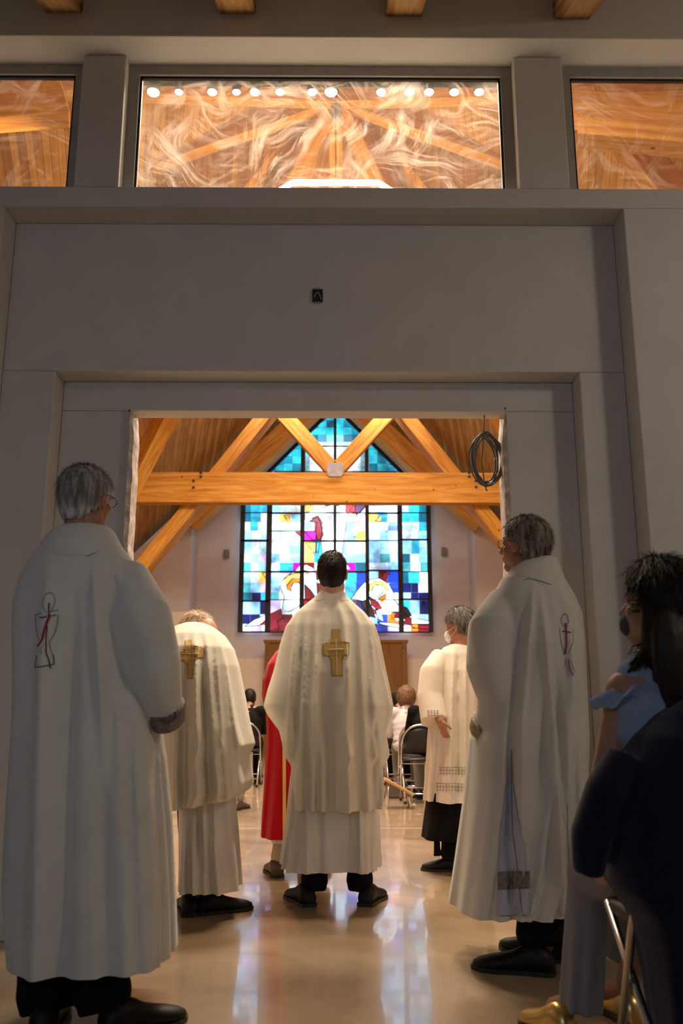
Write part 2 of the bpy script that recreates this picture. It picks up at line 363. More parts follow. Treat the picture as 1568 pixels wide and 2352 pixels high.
# narthex shell
struct(obj('wall_left', bx(((-XM-.15, -3.2, 0), (-XM, 4.32, 6))), M['wall'], smooth=False))
struct(obj('wall_right', bx(((XM, -3.2, 0), (XM+.15, 4.32, 6))), M['wall'], smooth=False))
struct(obj('wall_back', bx(((-XM, -3.4, 0), (-2.9, -3.2, 6)), ((-.3, -3.4, 0), (XM, -3.2, 6)), ((-2.9, -3.4, 3.4), (-.3, -3.2, 6)), ((-2.9, -3.4, 0), (-.3, -3.2, 2.0))), M['wall'], smooth=False))
bm = NB(); s = .45
prof = [(-3.2, 3.5), (.5, 4.95-s*3.27), (3.77, 4.95)]
for (ya, za), (yb, zb) in zip(prof, prof[1:]):
    box(bm, (-XM, ya, 0), (XM, yb, .12))
    for v in bm.verts[-8:] if False else list(bm.verts)[-8:]:
        v.co.z += za if abs(v.co.y-ya) < 1e-6 else zb
struct(obj('ceiling', bm, M['ceil'], smooth=False), 'white sloping narthex ceiling')

def beam(name, a, b, wd, ht, m, parent, up=Vector((0, 0, 1)), off=0):
    """timber from a to b; local X along its length"""
    a = Vector(a); b = Vector(b); x = (b-a).normalized(); y = up.cross(x).normalized(); z = x.cross(y)
    L = (b-a).length; bm = bx(((-L/2, -wd/2, -ht/2), (L/2, wd/2, ht/2)))
    bmesh.ops.bevel(bm, geom=bm.edges[:], offset=.006, segments=1, affect='EDGES')
    o = obj(name, bm, m, None, False)
    R = Matrix((x, y, z)).transposed().to_4x4(); R.translation = (a+b)/2
    if parent: o.parent = parent; o.matrix_basis = wm(parent).inverted() @ R
    else: o.matrix_basis = R
    return o
rl = ['leftmost of the four timber rafter ends under the ceiling', 'second timber rafter from the left, above the middle window', 'third timber rafter from the left, above the middle window', 'rightmost timber rafter end, above the right pier']
for (px, py), lb in zip(((148, 26), (545, 28), (927, 34), (1312, 40)), rl):
    p = W(px, py, 3.77); hh = .32
    o = beam('ceiling_rafter', (p.x, 3.76, p.z+hh/2), (p.x, .8, p.z+hh/2-.45*2.96), .186, hh, M['rafter'], None)
    tag(o, lb, 'beam', 'exposed rafters above the clerestory')

# torn plaster edges of the doorway
def ragged(px0, px1, yt, label, d, flip):
    bm = NB(); rings = []
    x0 = W(px0, 1000, d).x; n = 60
    for i in range(n+1):
        z = zo - (zo-0.02)*i/n
        wob = .004*noise.noise(Vector((0, flip*5, z*9)))+.003*noise.noise(Vector((3, flip, z*31)))
        wd = .03+.008*noise.noise(Vector((8, flip, z*6)))
        if i < 4: wd *= i/4+.15
        cx = x0+flip*(wob+.004)
        wd *= .7; rings.append([Vector((cx, 4.17+wob, z)), Vector((cx+flip*wd, 4.185+wob*.5, z)), Vector((cx+flip*wd*.8, 4.33, z)), Vector((cx-flip*.0, 4.335, z))])
    loft(bm, rings)
    o = obj('trim_2' if flip > 0 else 'trim_3', bm, M['plastic'], smooth=False); struct(o, label)
ragged(298, 0, 0, 'ragged unfinished left jamb edge of the doorway', 4.2, 1)
ragged(1163, 0, 0, 'ragged unfinished right jamb edge of the doorway', 4.2, -1)

# ================================================= NAVE SHELL
DW = 20.3; DT = 15.5; DA = 19.4
struct(obj('wall_nave_left', bx(((-9.15, 4.32, 0), (-9, 19.5, 8))), M['navewall'], smooth=False))
struct(obj('wall_nave_right', bx(((9, 4.32, 0), (9.15, 19.5, 8))), M['navewall'], smooth=False))
struct(obj('wall_nave_front', bx(((-9, 4.322, 0), (-XM, 4.4, 6)), ((XM, 4.322, 0), (9, 4.4, 6)), ((-9, 4.322, 6), (9, 4.4, 7))), M['navewall'], smooth=False))
nl = W(437, 1300, DA).x; nrr = W(1091, 1300, DA).x
rz = 8.95
def gable(bm, x0, x1, y0, y1, n=24, top=rz, zb=0):
    pts = [(x0+(x1-x0)*i/n) for i in range(n+1)]
    if x0 < 0 < x1: pts = sorted(pts+[0])
    ring = lambda y: [Vector((x0, y, zb))]+[Vector((x, y, top-abs(x))) for x in pts]+[Vector((x1, y, zb))]
    loft(bm, [ring(y0), ring(y1)])
bm = NB(); gable(bm, nl, nrr, DW+.12, DW+.3)
struct(obj('wall_altar', bm, M['navewall'], smooth=False), 'gabled wall holding the stained glass')
bm = NB(); gable(bm, -9, nl, DA, DA+.15, zb=-.5 if False else 0) if False else None
for a, c in ((-7.0, nl), (nrr, 7.0)):
    gable(bm, a, c, DA, DA+.12, top=8.95)
struct(obj('wall_altar_return', bm, M['navewall'], smooth=False), 'side returns framing the altar recess')
struct(obj('wall_altar_side', bx(((nl-.1, DA+.121, 0), (nl-.001, DW+.119, rz-abs(nl)-.05)), ((nrr+.001, DA+.121, 0), (nrr+.1, DW+.119, rz-abs(nrr)-.05))), M['navewall'], smooth=False), 'short side faces of the altar recess')
zl = W(700, 1513, 19.9).z
struct(obj('wall_altar_base', bx(((nl+.01, 19.9, 0), (nrr-.01, DW+.11, zl))), plain('lit_cream_wall', (.80, .68, .50), .85, var=.03), smooth=False), 'low cream ledge wall below the stained glass')  # lighter than the nave walls: its lit look is put into the colour
zc = W(400, 1405, 18.8).z
struct(obj('trim_4', bx(((-7, 18.8, 0), (W(437, 1420, 18.8).x, DA, zc))), plain('cream_partition_wall', (.80, .70, .55), .85, var=.03), smooth=False), 'low cream partition at the left of the altar')
# ---- roof
B0 = W(480, 1100, DT); B1 = W(340, 1272, DT); sl = (B0.z-B1.z)/(B1.x-B0.x)*-1
sl = abs((B0.z-B1.z)/(B0.x-B1.x))
Bap = B0.z + abs(B0.x)*sl                      # apex height of truss centreline
H = Vector((0, 11, .97+.787*11))
def bp(x): return Vector((x, DT, Bap-abs(x)*sl))
up = Vector((0, 0, .42))
CF = W(262, 1190, 15.2)
bm = NB()
def face(*ps): bm.faces.new([bm.verts.new(Vector(p)) for p in ps])
Ht = H+Vector((0, 0, .35))
for sg in (-1, 1):
    def ruled(p0, p1, q0, q1, n=14):
        for i in range(n):
            a, c = i/n, (i+1)/n
            face(p0.lerp(p1, a), p0.lerp(p1, c), q0.lerp(q1, c), q0.lerp(q1, a))
    E1 = Vector((sg*6.6, 13.2, 2.6)); E2 = Vector((sg*6.6, DW+.3, 2.6))
    ruled(Ht, E1, Vector((0, DW+.3, 9.15)), E2)
    V1 = Vector((sg*9, 4.35, 5.0)); V4 = Vector((sg*9, 12, 4.6))
    face(Ht, V1, V4); face(Ht, V4, E1)
    face(V4, Vector((sg*9, 12, 2.4)), E1)
    face(E1, Vector((sg*9, 12, 2.4)), Vector((sg*9, DW+.3, 2.4)), E2)
face(Ht, Vector((-9, 4.35, 5.0)), Vector((9, 4.35, 5.0)))
ro = struct(obj('ceiling_nave', bm, M['planks'], smooth=False), 'tongue and groove plank ceiling of the nave')
sd = ro.modifiers.new('s', 'SOLIDIFY'); sd.thickness = .05; sd.offset = -1

# ---- truss
zb0, zb1 = W(769, 1154, DT-.12).z, W(769, 1085, DT-.12).z
t = thing('roof_truss', 'golden timber truss with a thick tie beam crossing the nave before the stained glass', 'truss', (0, DT, zb0))
tb = beam('tie_beam', (-5.2, DT, (zb0+zb1)/2), (5.2, DT, (zb0+zb1)/2), .24, zb1-zb0, M['beam'], t)
for sg in (-1, 1):
    beam('rafter', bp(0)+Vector((0, .36, 0)), Vector((sg*3.6, DT+.36, Bap-3.6*sl)), .46, .25, M['beam'], t)
c0 = W(769, 1078, DT); wt = W(633, 935, DT)
for sg in (-1, 1):
    beam('web_strut', (c0.x+sg*.06, DT-.03, c0.z), (sg*abs(wt.x), DT-.03, wt.z), .2, .27, M['beam'], t)
pl = NB(); q = [W(x, y, DT-.17) for x, y in ((755, 1062), (784, 1062), (788, 1070), (788, 1088), (783, 1094), (756, 1094), (751, 1088), (751, 1070))]
loft(pl, [q, [p+Vector((0, .04, 0)) for p in q]]); pl_o = obj('gusset_plate', pl, M['steel'], t, False)
for x, y in ((444, 1104), (444, 1119), (461, 1085), (461, 1094), (1093, 1104), (1093, 1118), (1077, 1085), (1077, 1094)):
    p = W(x, y, DT-.155); bl = NB(); tube(bl, [p, p+Vector((0, .03, 0))], .022, 8); obj('bolt', bl, M['gasket'], t, False)
# truss end blocks left of the rafters (thicker beam ends)
# ---- altar end rafters
t = thing('gable_rafter_pair', 'dark timber rafters edging the gable just in front of the stained glass wall', 'beam', (0, DA, 4))
g0 = W(769, 925, DA); g1 = W(437, 1232, DA); off = Vector((0, 0, .22))
for sg in (-1, 1):
    beam('rafter', g0+off+Vector((0, -.33, 0)), Vector((sg*abs(g1.x), DA-.33, g1.z))+off, .5, .42, M['beam'], t)
# ---- hub beams
t = thing('hub_rafters', 'timber beams fanning out from the roof hub above the ring pendant', 'beam', (0, 11, H.z))
for sg in (-1, 1):
    beam('hip_rafter', H+Vector((sg*.12, .1, 0)), Vector((sg*abs(CF.x), CF.y, CF.z)), .26, .36, M['beam'], t)
    beam('side_rafter', H+Vector((sg*.12, 0, 0)), Vector((sg*8.6, 11, 9.63-.405*8.6)), .22, .3, M['beam'], t)
    beam('front_rafter', H+Vector((sg*.1, -.1, -.05)), Vector((sg*7.5, 5.0, 5.25)), .22, .26, M['beam'], t)
beam('ridge_beam', H+Vector((0, .1, -.05)), bp(0)+Vector((0, 0, .1)), .2, .34, M['beam'], t)
hb = NB(); tube(hb, [H+Vector((0, 0, -.35)), H+Vector((0, 0, .3))], .07, 16); obj('hub_post', hb, M['steel'], t)
# side-window beams, lit
o = beam('purlin', W(1290, 305, 5.6), W(1650, 335, 5.3), .2, .34, M['beam'], None); o.location += Vector((0, 0, .12)); tag(o, 'golden lit purlin seen through the right clerestory window', 'beam')
o = beam('purlin', W(-90, 255, 5.6), W(150, 238, 5.8), .2, .28, M['beam'], None); tag(o, 'golden lit purlin seen through the left clerestory window', 'beam')
o = beam('brace', W(1398, 262, 7.4), W(1560, 470, 7.4), .2, .3, M['beam'], None); tag(o, 'sloping brown brace behind the right clerestory window', 'beam')

# ================================================= STAINED GLASS
GC = dict(W=(.72, .86, 1), L=(.26, .58, 1), S=(.02, .40, .66), T=(.004, .10, .17), B=(.008, .05, .48), D=(.003, .009, .10), P=(.42, .004, .45), V=(.52, .42, 1),
          Y=(1, .62, .14), O=(.95, .20, .015), M=(.16, .008, .02), G=(.05, .30, .34), K=(.01, .006, .01), R=(.8, .01, .03), U=(.07, .01, .16), I=(.5, .76, 1))
colx = [556, 617, 694, 769, 843, 919, 985]
rowy = [1130, 1177, 1199, 1219, 1241, 1272, 1292, 1312, 1339, 1361, 1379, 1411, 1433, 1451]
cells = """TSS LIW YWW WRP WIW LST
TSW WYL WMW WWW YSI SST
ISI WWW LMW WLV WWL IWS
LWL WIW PMW WLY ILI WWL
LWI WWL YSW LIW LLI LSL
WLV LWL YSW WLL LGI TIL
GVL WSP MWW WPT WIL GWG
LIY LVY OWW WSB LMB TSW
GLV LWW YMW WSB WYB DDW
TDS GWW MMW MSB YOW LDD
LLD VWW MWM WMD MWW SLD
DDW MMW MWW WBV LBO MWL
WVW MMW MWW DBV DBV WOM""".split('\n')
gm = bpy.data.materials.new('stained_glass'); gm.use_nodes = True; nt = gm.node_tree; b = nt.nodes['Principled BSDF']
at = nt.nodes.new('ShaderNodeAttribute'); at.attribute_name = 'Col'
tc = nt.nodes.new('ShaderNodeTexCoord'); nz = N(nt, 'ShaderNodeTexNoise'); nz.inputs['Scale'].default_value = 2.2; nz.inputs['Detail'].default_value = 3
nt.links.new(tc.outputs['Object'], nz.inputs['Vector'])
mr = N(nt, 'ShaderNodeMapRange'); mr.inputs['From Min'].default_value = .3; mr.inputs['From Max'].default_value = .7; mr.inputs['To Min'].default_value = .35; mr.inputs['To Max'].default_value = 2.0
nt.links.new(nz.outputs['Fac'], mr.inputs['Value'])
st = N(nt, 'ShaderNodeMath', _operation='MULTIPLY'); st.inputs[1].default_value = 2.0; nt.links.new(mr.outputs['Result'], st.inputs[0])
nt.links.new(at.outputs['Color'], b.inputs['Emission Color']); nt.links.new(st.outputs[0], b.inputs['Emission Strength'])
b.inputs['Base Color'].default_value = (.02, .02, .02, 1); b.inputs['Roughness'].default_value = .2
M['stained'] = gm
def poly(bm, lay, pts, col, d):
    vs = [bm.verts.new(W(x, y, d)) for x, y in pts]
    try: f = bm.faces.new(vs)
    except ValueError: return
    for l in f.loops: l[lay] = (*col, 1)
gl = NB(); lay = gl.loops.layers.float_color.new('Col')
rd = random.Random(3)
for r, row in enumerate(cells):
    for c, tri in enumerate(row.split()):
        xa, xb = colx[c]+1.5, colx[c+1]-1.5
        ws = [1+rd.uniform(-.25, .25) for _ in range(3)]; tot = sum(ws); x = xa
        ys, ye = rowy[r], rowy[r+1]
        for k in range(3):
            x2 = x+(xb-xa)*ws[k]/tot; cc = GC[tri[k]]; j = rd.uniform(.8, 1.15)
            cc = tuple(min(1.2, v*j) for v in cc)
            if rd.random() < .45 and tri[k] in 'LWISTB' and r < 9:
                ym = ys+(ye-ys)*rd.uniform(.4, .6); c2 = tuple(v*rd.uniform(.6, 1.1) for v in cc)
                poly(gl, lay, [(x+.4, ys+.4), (x2-.4, ys+.4), (x2-.4, ym-.3), (x+.4, ym-.3)], cc, DW)
                poly(gl, lay, [(x+.4, ym+.3), (x2-.4, ym+.3), (x2-.4, ye-.4), (x+.4, ye-.4)], c2, DW)
            else: poly(gl, lay, [(x+.4, ys+.4), (x2-.4, ys+.4), (x2-.4, ye-.4), (x+.4, ye-.4)], cc, DW)
            x = x2
# gable part, blue-green with a pale burst about the cross
def gtop(x): return 935+abs(x-769)*.985
for i in range(-11, 11):
    for j in range(0, 12):
        x0, x1 = 769+i*19.5, 769+(i+1)*19.5; y0, y1 = 932+j*16.6, 932+(j+1)*16.6
        corners = [(x0+.4, y0+.4), (x1-.4, y0+.4), (x1-.4, y1-.4), (x0+.4, y1-.4)]
        if y1 < gtop((x0+x1)/2)-8 or abs((x0+x1)/2-769) > 213: continue
        pts = [(x, max(y, min(gtop(x)+2, y1-.4))) for x, y in corners]
        dd = sqrt(((x0+x1)/2-769)**2/1.6+((y0+y1)/2-1062)**2); g = max(0, 1-dd/62)
        base = [(.01, .22, .33), (.005, .14, .23), (.02, .33, .45), (.004, .08, .14)][rd.randrange(4)]
        poly(gl, lay, pts, tuple(v*(1-g)+g*1.1 for v in base), DW)
obj_gl = obj('window_4', gl, M['stained'], smooth=False); struct(obj_gl, 'large gabled stained glass window behind the altar')
def Z(x, y): return (540+x/3.4087, 1140+y/3.4087)
shapes = [
 ('W', [(545,130),(640,95),(700,85),(720,60),(790,60),(860,110),(905,160),(960,150),(1020,80),(1028,130),(950,205),(870,190),(850,350),(835,470),(900,570),(770,590),(690,480),(668,340),(690,220),(650,150),(600,170),(545,180)]),
 ('K', [(695,48),(810,48),(800,75),(760,62),(735,72),(712,78)]), ('M', [(580,195),(640,160),(665,200),(690,300),(672,340),(640,335),(628,270),(640,205)]),
 ('R', [(893,112),(935,66),(940,125)]), ('U', [(940,52),(1025,52),(1003,95),(945,150),(938,110)]), ('Y', [(548,60),(600,60),(552,122)]),
 ('O', [(915,126),(945,122),(935,150)]), ('P', [(545,278),(632,278),(632,338),(600,338)]), ('Y', [(548,362),(630,362),(628,440),(590,410)]),
 ('S', [(634,362),(662,362),(650,445),(634,445)]), ('Y', [(925,320),(1005,272),(975,325)]), ('Y', [(1095,195),(1143,145),(1143,195)]),
 ('Y', [(378,150),(425,150),(425,235),(400,180)]), ('R', [(470,280),(515,280),(515,320)]), ('Y', [(210,600),(255,600),(250,660)]),
 ('W', [(465,585),(500,545),(560,535),(610,560),(635,610),(640,700),(645,800),(520,805),(500,860),(430,900),(365,905),(385,790),(350,710),(375,650),(440,600)]),
 ('Y', [(378,660),(410,622),(460,603),(520,600),(520,628),(450,640),(405,700)]), ('O', [(400,700),(440,650),(512,640),(512,672),(450,685),(432,745),(410,730)]),
 ('W', [(430,715),(455,675),(495,670),(512,700),(510,760),(470,770),(440,745)]), ('M', [(545,690),(590,735),(635,800),(545,805)]), ('O', [(540,580),(600,590),(560,610)]),
 ('M', [(268,925),(358,880),(375,955),(330,975),(345,1040),(270,1052)]), ('W', [(75,1018),(150,965),(245,925),(250,965),(195,1010)]), ('R', [(195,1005),(248,960),(248,1005)]),
 ('W', [(905,805),(960,730),(1005,680),(1060,650),(1125,640),(1200,685),(1242,760),(1240,805),(1285,860),(1295,912),(1185,900),(1145,935),(1080,880),(1045,830),(960,812)]),
 ('Y', [(1050,690),(1090,662),(1155,672),(1205,740),(1180,735),(1148,695),(1085,690),(1065,745),(1050,740)]), ('O', [(1120,800),(1180,762),(1178,792),(1150,830)]),
 ('W', [(1072,720),(1105,695),(1148,710),(1155,755),(1120,790),(1085,770)]), ('M', [(1050,785),(1120,830),(1150,880),(1115,890),(1065,850)]),
 ('K', [(985,825),(1045,800),(1062,870),(1100,955),(1050,940),(1000,870)]), ('L', [(1095,880),(1150,930),(1160,980),(1120,960)]),
 ('M', [(1240,905),(1310,905),(1380,960),(1378,1010),(1310,1000),(1250,945)]), ('O', [(1225,912),(1255,912),(1250,965),(1228,965)]),
 ('W', [(1110,985),(1230,990),(1425,1032),(1300,1034),(1150,1005)]), ('W', [(1380,948),(1520,978),(1522,1000),(1380,1000)]), ('K', [(1305,858),(1345,872),(1382,935),(1305,958)]),
 ('O', [(1382,1002),(1430,1002),(1430,1030),(1382,1028)]), ('M', [(1432,1005),(1525,1005),(1525,1042),(1432,1035)]), ('R', [(1470,815),(1480,850),(1474,852)]), ('M', [(1155,598),(1215,598),(1160,655)]),
 ('W', [(1240,950),(1320,955),(1335,975),(1260,980)])]
sh = NB(); lay2 = sh.loops.layers.float_color.new('Col'); ld = NB()
for k, (c, pts) in enumerate(shapes):
    P = [Z(*p) for p in pts]; cx = sum(p[0] for p in P)/len(P); cy = sum(p[1] for p in P)/len(P)
    d = DW-.006-.0012*k
    poly(sh, lay2, P, GC[c], d)
    tube(ld, [W(x, y, d-.001) for x, y in P], .009, 4, closed=True)
sg_o = obj('figure_panes', sh, M['stained'], obj_gl, False)
obj('leading', ld, M['gasket'], obj_gl, False)
mb = NB()
def bar(x0, y0, x1, y1, wpx, d=DW-.08):
    a = W(x0, y0, d); c = W(x1, y1, d); h = wpx*.0052
    if abs(x1-x0) < abs(y1-y0): box(mb, (min(a.x, c.x)-h, d, min(a.z, c.z)), (max(a.x, c.x)+h, d+.07, max(a.z, c.z)))
    else: box(mb, (min(a.x, c.x), d, min(a.z, c.z)-h), (max(a.x, c.x), d+.07, max(a.z, c.z)+h))
bar(554.5, 1150, 554.5, 1452, 3); bar(986.5, 1150, 986.5, 1452, 3); bar(553, 1451.5, 988, 1451.5, 3); bar(553, 1242, 617, 1242, 3)
for x, y0 in ((617, 1090), (694, 1014), (769, 945), (843, 1012), (919, 1088)): bar(x, y0, x, 1451, 5.5)
for x0, x1, y in ((617, 694, 1178), (694, 843, 1242), (843, 919, 1178), (919, 985, 1239), (617, 843, 1313), (843, 919, 1310), (554, 617, 1380), (919, 985, 1376), (554,617,1241)): bar(x0, y, x1, y, 3.4)
for x0, x1, y in ((554, 985, 1130), (554, 617, 1177), (617, 694, 1219), (554, 617, 1313), (919, 985, 1177), (919, 985, 1313), (694, 843, 1177), (617, 694, 1377), (843, 919, 1377), (694, 843, 1024), (630, 910, 1083), (843, 919, 1241), (694, 769, 1378)): bar(x0, y, x1, y, 1.2)
for sg in (-1, 1):
    q0 = W(769, 934, DW-.05); q1 = W(769+sg*216, 934+216*.985, DW-.05); tube(mb, [q0, q1], .045, 4)
obj('mullions', mb, M['gasket'], obj_gl, False)
# altar screen
xa, xb = W(608, 1500, 19.6).x, W(934, 1500, 19.6).x; zt_ = W(700, 1470, 19.6).z
t = thing('altar_screen', 'tall plain brown timber screen standing below the stained glass window', 'screen', (0, 19.6, 0))
obj('panel', bx(((xa+.04, 19.6, 0), (xb-.04, 19.72, zt_-.05))), M['panelwood'], t, False)
obj('frame', bx(((xa, 19.57, 0), (xa+.1, 19.78, zt_)), ((xb-.1, 19.57, 0), (xb, 19.78, zt_)), ((xa-.03, 19.56, zt_-.06), (xb+.03, 19.79, zt_))), M['panelwood'], t, False)
for (x, y, nm) in ((520, 1272, 'left'), (1020, 1267, 'right')):
    p = W(x, y, DW+.02)
    t = thing('wall_speaker', f'small grey speaker box on the altar wall {nm} of the stained glass', 'speaker', (p.x, DW+.12, p.z), group='speakers beside the stained glass')
    bm = bx(((p.x-.065, DW, p.z-.1), (p.x+.065, DW+.12, p.z+.1))); bmesh.ops.bevel(bm, geom=bm.edges[:], offset=.012, segments=2, affect='EDGES')
    obj('cabinet', bm, M['steel'], t); obj('grille', bx(((p.x-.052, DW-.008, p.z-.085), (p.x+.052, DW, p.z+.085))), plain('speaker_grille', (.22, .2, .19), .7), t, False)

# ================================================= LAMPS
lampm = emis('lit_lamp_face', (1, .86, .62), 38); lampoff = emis('dim_lamp_face', (1, .88, .7), 3)
bodym = plain('black_lamp_housing', (.02, .02, .02), .4)
DL = 6.5; zr = W(700, 196, DL).z
lx = [352, 411, 487, 543, 585, 643, 717, 760, 875, 940, 985, 1043, 1100]
names = ['leftmost', 'second', 'third', 'fourth', 'fifth', 'dim sixth', 'seventh', 'large eighth', 'ninth', 'tenth', 'eleventh', 'twelfth', 'rightmost']
rail = obj('lamp_rail', bx(((W(300, 196, DL).x, DL-.03, zr+.01), (W(1150, 196, DL).x, DL+.03, zr+.05))), bodym, None, False)
tag(rail, 'dark mounting rail that carries the row of nave spotlights', 'rail')
for i, x in enumerate(lx):
    p = W(x, 211, DL); r = .040 if i not in (0, 7) else .052
    if i == 1 or i == 3: r = .033
    t = thing('spotlight', f'{names[i]} spotlight from the left in the row behind the middle clerestory window' if 0 < i < 12 else f'{names[i]} spotlight in the row behind the middle clerestory window', 'lamp', (p.x, DL, zr), group='spotlights on the rail')
    bm = NB(); tube(bm, [(p.x, DL, zr+.01), (p.x, DL, p.z-.0)], r*1.15, 18); obj('housing', bm, bodym, t)
    bm = NB(); ell(bm, (p.x, DL, p.z-.002), (r, r, r*.55)); obj('lamp_face', bm, lampoff if i == 5 else lampm, t)
    if i != 5:
        light('SPOT', 'spot_beam', (p.x, DL, p.z-.05), 72, WARM2, (radians(8 if i % 2 else -22), 0, 0), spot_size=radians(125), spot_blend=.6, shadow_soft_size=.05)
# ring pendant
t = thing('ring_pendant', 'white octagonal ring light hanging on a thin cable from the roof hub', 'lamp', (0, 9.1, W(769, 415, 8.0).z))
zp = W(769, 416, 8.0).z; R8 = 1.16
pts = [Vector((R8*cos(pi/8+k*pi/4), 9.1+R8*sin(pi/8+k*pi/4), zp)) for k in range(8)]
bm = NB()
for k in range(8): tube(bm, [pts[k], pts[(k+1) % 8]], .03, 6)
obj('light_ring', bm, emis('lit_ring_diffuser', (1, .93, .82), 9), t)
bm = NB(); tube(bm, [(0, 9.1, zp+.8), H+Vector((0, -.3, -.3))], .006, 6)
for k in range(0, 8, 2): tube(bm, [pts[k], (0, 9.1, zp+.8)], .004, 5)
obj('cable', bm, M['gasket'], t)

# ================================================= WALL BOX, CABLE COIL
p = W(729, 680, 4.06); hw, hh = .026, .034
t = thing('junction_box', 'open black electrical box with a loose white wire in the wall above the doorway', 'electrical box', (p.x, 4.06, p.z))
obj('back_box', bx(((p.x-hw, 4.052, p.z-hh), (p.x+hw, 4.06, p.z+hh))), plain('dark_box_interior', (.006, .008, .012), .5), t, False)
bm = bx(((p.x-hw-.002, 4.05, p.z-hh), (p.x-hw, 4.062, p.z+hh)), ((p.x+hw, 4.05, p.z-hh), (p.x+hw+.002, 4.062, p.z+hh)),
        ((p.x-.016, 4.052, p.z+hh), (p.x-.004, 4.06, p.z+hh+.009)), ((p.x+.002, 4.052, p.z+hh), (p.x+.012, 4.06, p.z+hh+.009)), ((p.x-.014, 4.052, p.z-hh-.009), (p.x-.003, 4.06, p.z-hh)), ((p.x+.003, 4.052, p.z-hh-.009), (p.x+.014, 4.06, p.z-hh)))
obj('mounting_ear', bm, M['steel'], t, False)
bm = NB(); tube(bm, [(p.x-.017+.04*u, 4.047, p.z-.015+.034*sin(pi*min(1, u*1.12))-.01*u) for u in [k/10 for k in range(11)]], .0028, 6)
obj('wire', bm, plain('white_wire', (.3, .33, .35), .5), t)

DCb = 4.26
p = W(1112, 945, DCb)
t = thing('cable_coil', 'coil of grey electrical cable hanging from the top right of the doorway', 'cable', (p.x, DCb, zo))
bm = NB(); rr = random.Random(5)
c = W(1113, 1054, DCb); sx = .0022
for k in range(7):
    rx = rr.uniform(22, 40)*sx; rzv = rr.uniform(56, 64)*sx; ox = rr.uniform(-5, 9)*sx; ph = rr.uniform(-.12, .12)
    pp = []
    for j in range(40):
        a = 2*pi*j/40; x = rx*cos(a)*(1-.25*max(0, sin(a))**2); z = rzv*sin(a)
        pp.append(Vector((c.x+ox+x*cos(ph)-z*sin(ph), DCb+.012*sin(a*2+k)+rr.uniform(-.002, .002)+(k-3)*.004, c.z+z*cos(ph)+x*sin(ph))))
    tube(bm, pp, .0042, 6, closed=True)
obj('loops', bm, M['cable'], t)
bm = NB(); tube(bm, [W(1112, 944, DCb)+Vector((0, 0, .01)), W(1112, 960, DCb), W(1110, 1000, DCb), W(1106, 1060, DCb), W(1113, 1115, DCb), W(1118, 1128, DCb)], .0035, 6)
tube(bm, [W(1130, 1000, DCb), W(1150, 1022, DCb), W(1167, 1050, DCb), W(1157, 1075, DCb), W(1138, 1100, DCb), W(1116, 1118, DCb)], .0042, 6)
obj('hanging_wire', bm, M['cable'], t)
bm = NB()
for x in (1108, 1125):
    a = W(x, 944, DCb); tube(bm, [a+Vector((-.01, -.02, .004)), a+Vector((-.01, -.02, -.014)), a+Vector((.01, -.02, -.014)), a+Vector((.01, -.02, .004))], .003, 6)
obj('staple', bm, M['gasket'], t)
# thin black caulk gaps in the doorway corners
bm = NB()
a = W(297, 943, 4.198); c_ = W(308, 960, 4.33); tube(bm, [a, Vector((a.x+.006, 4.31, a.z-.003))], .005, 5)
a = W(1160, 938, 4.198); tube(bm, [a, Vector((a.x-.006, 4.31, a.z-.003))], .005, 5)
struct(obj('trim_5', bm, M['gasket']), 'dark gaps in the upper doorway corners')

# ================================================= PEOPLE
def hrot(yaw, pitch=0, roll=0): return Matrix.Rotation(yaw, 3, 'Z') @ Matrix.Rotation(-pitch, 3, 'X') @ Matrix.Rotation(roll, 3, 'Y')
def head(bm, c, yaw, pitch=0, roll=0, s=1.0):
    R = hrot(yaw, pitch, roll); c = Vector(c)
    def e(p, r, seg=16): ell(bm, c+R @ (Vector(p)*s), tuple(x*s for x in r), R, seg)
    def k(a, b_, ra, rb): cap(bm, c+R @ (Vector(a)*s), c+R @ (Vector(b_)*s), ra*s, rb*s, 10)
    e((0, -.012, .028), (.075, .094, .088), 24); e((0, .022, -.03), (.06, .068, .08), 20); e((0, .05, -.088), (.036, .034, .026))
    e((0, .074, .032), (.05, .016, .011)); k((0, .084, .012), (0, .103, -.024), .008, .013); e((.011, .092, -.027), (.008, .009, .007)); e((-.011, .092, -.027), (.008, .009, .007))
    e((0, .084, -.054), (.023, .011, .006)); e((0, .082, -.064), (.02, .011, .007))
    for sg in (-1, 1):
        e((sg*.036, .058, -.02), (.024, .02, .022)); e((sg*.03, .074, .012), (.013, .011, .010))
        e((sg*.078, .0, -.008), (.009, .020, .031)); e((sg*.082, -.006, .006), (.006, .017, .017)); e((sg*.055, .0, -.07), (.014, .03, .035))
def hand(bm, wr, d, nrm, s=1.0, curl=.5, side=1):
    """palm, five separate fingers; d points to the fingertips, nrm out of the palm"""
    d = Vector(d).normalized(); nrm = (Vector(nrm)-d*Vector(nrm).dot(d)).normalized(); lat = d.cross(nrm)*side; wr = Vector(wr)
    def P(u, v, n): return wr+(d*u+lat*v+nrm*n)*s
    for v in (-.03, -.01, .01, .03): cap(bm, P(.01, v*.7, 0), P(.085, v, 0), .013*s, .011*s, 8)
    for k, (v, L) in enumerate(((-.033, .062), (-.011, .078), (.011, .084), (.032, .072))):
        a = P(.088, v, 0); ang = 0; q = a
        for j, fr in enumerate((.45, .32, .23)):
            ang += curl*(.35+.5*j); nx = q+(d*cos(ang)+nrm*sin(ang))*L*fr*s
            cap(bm, q, nx, (.0092-.001*j)*s, (.0085-.001*j)*s, 8); q = nx
    a = P(.02, .034, .006); b_ = P(.055, .056, .016); c_ = P(.082, .06, .028); cap(bm, a, b_, .013*s, .0105*s, 8); cap(bm, b_, c_, .0105*s, .009*s, 8)
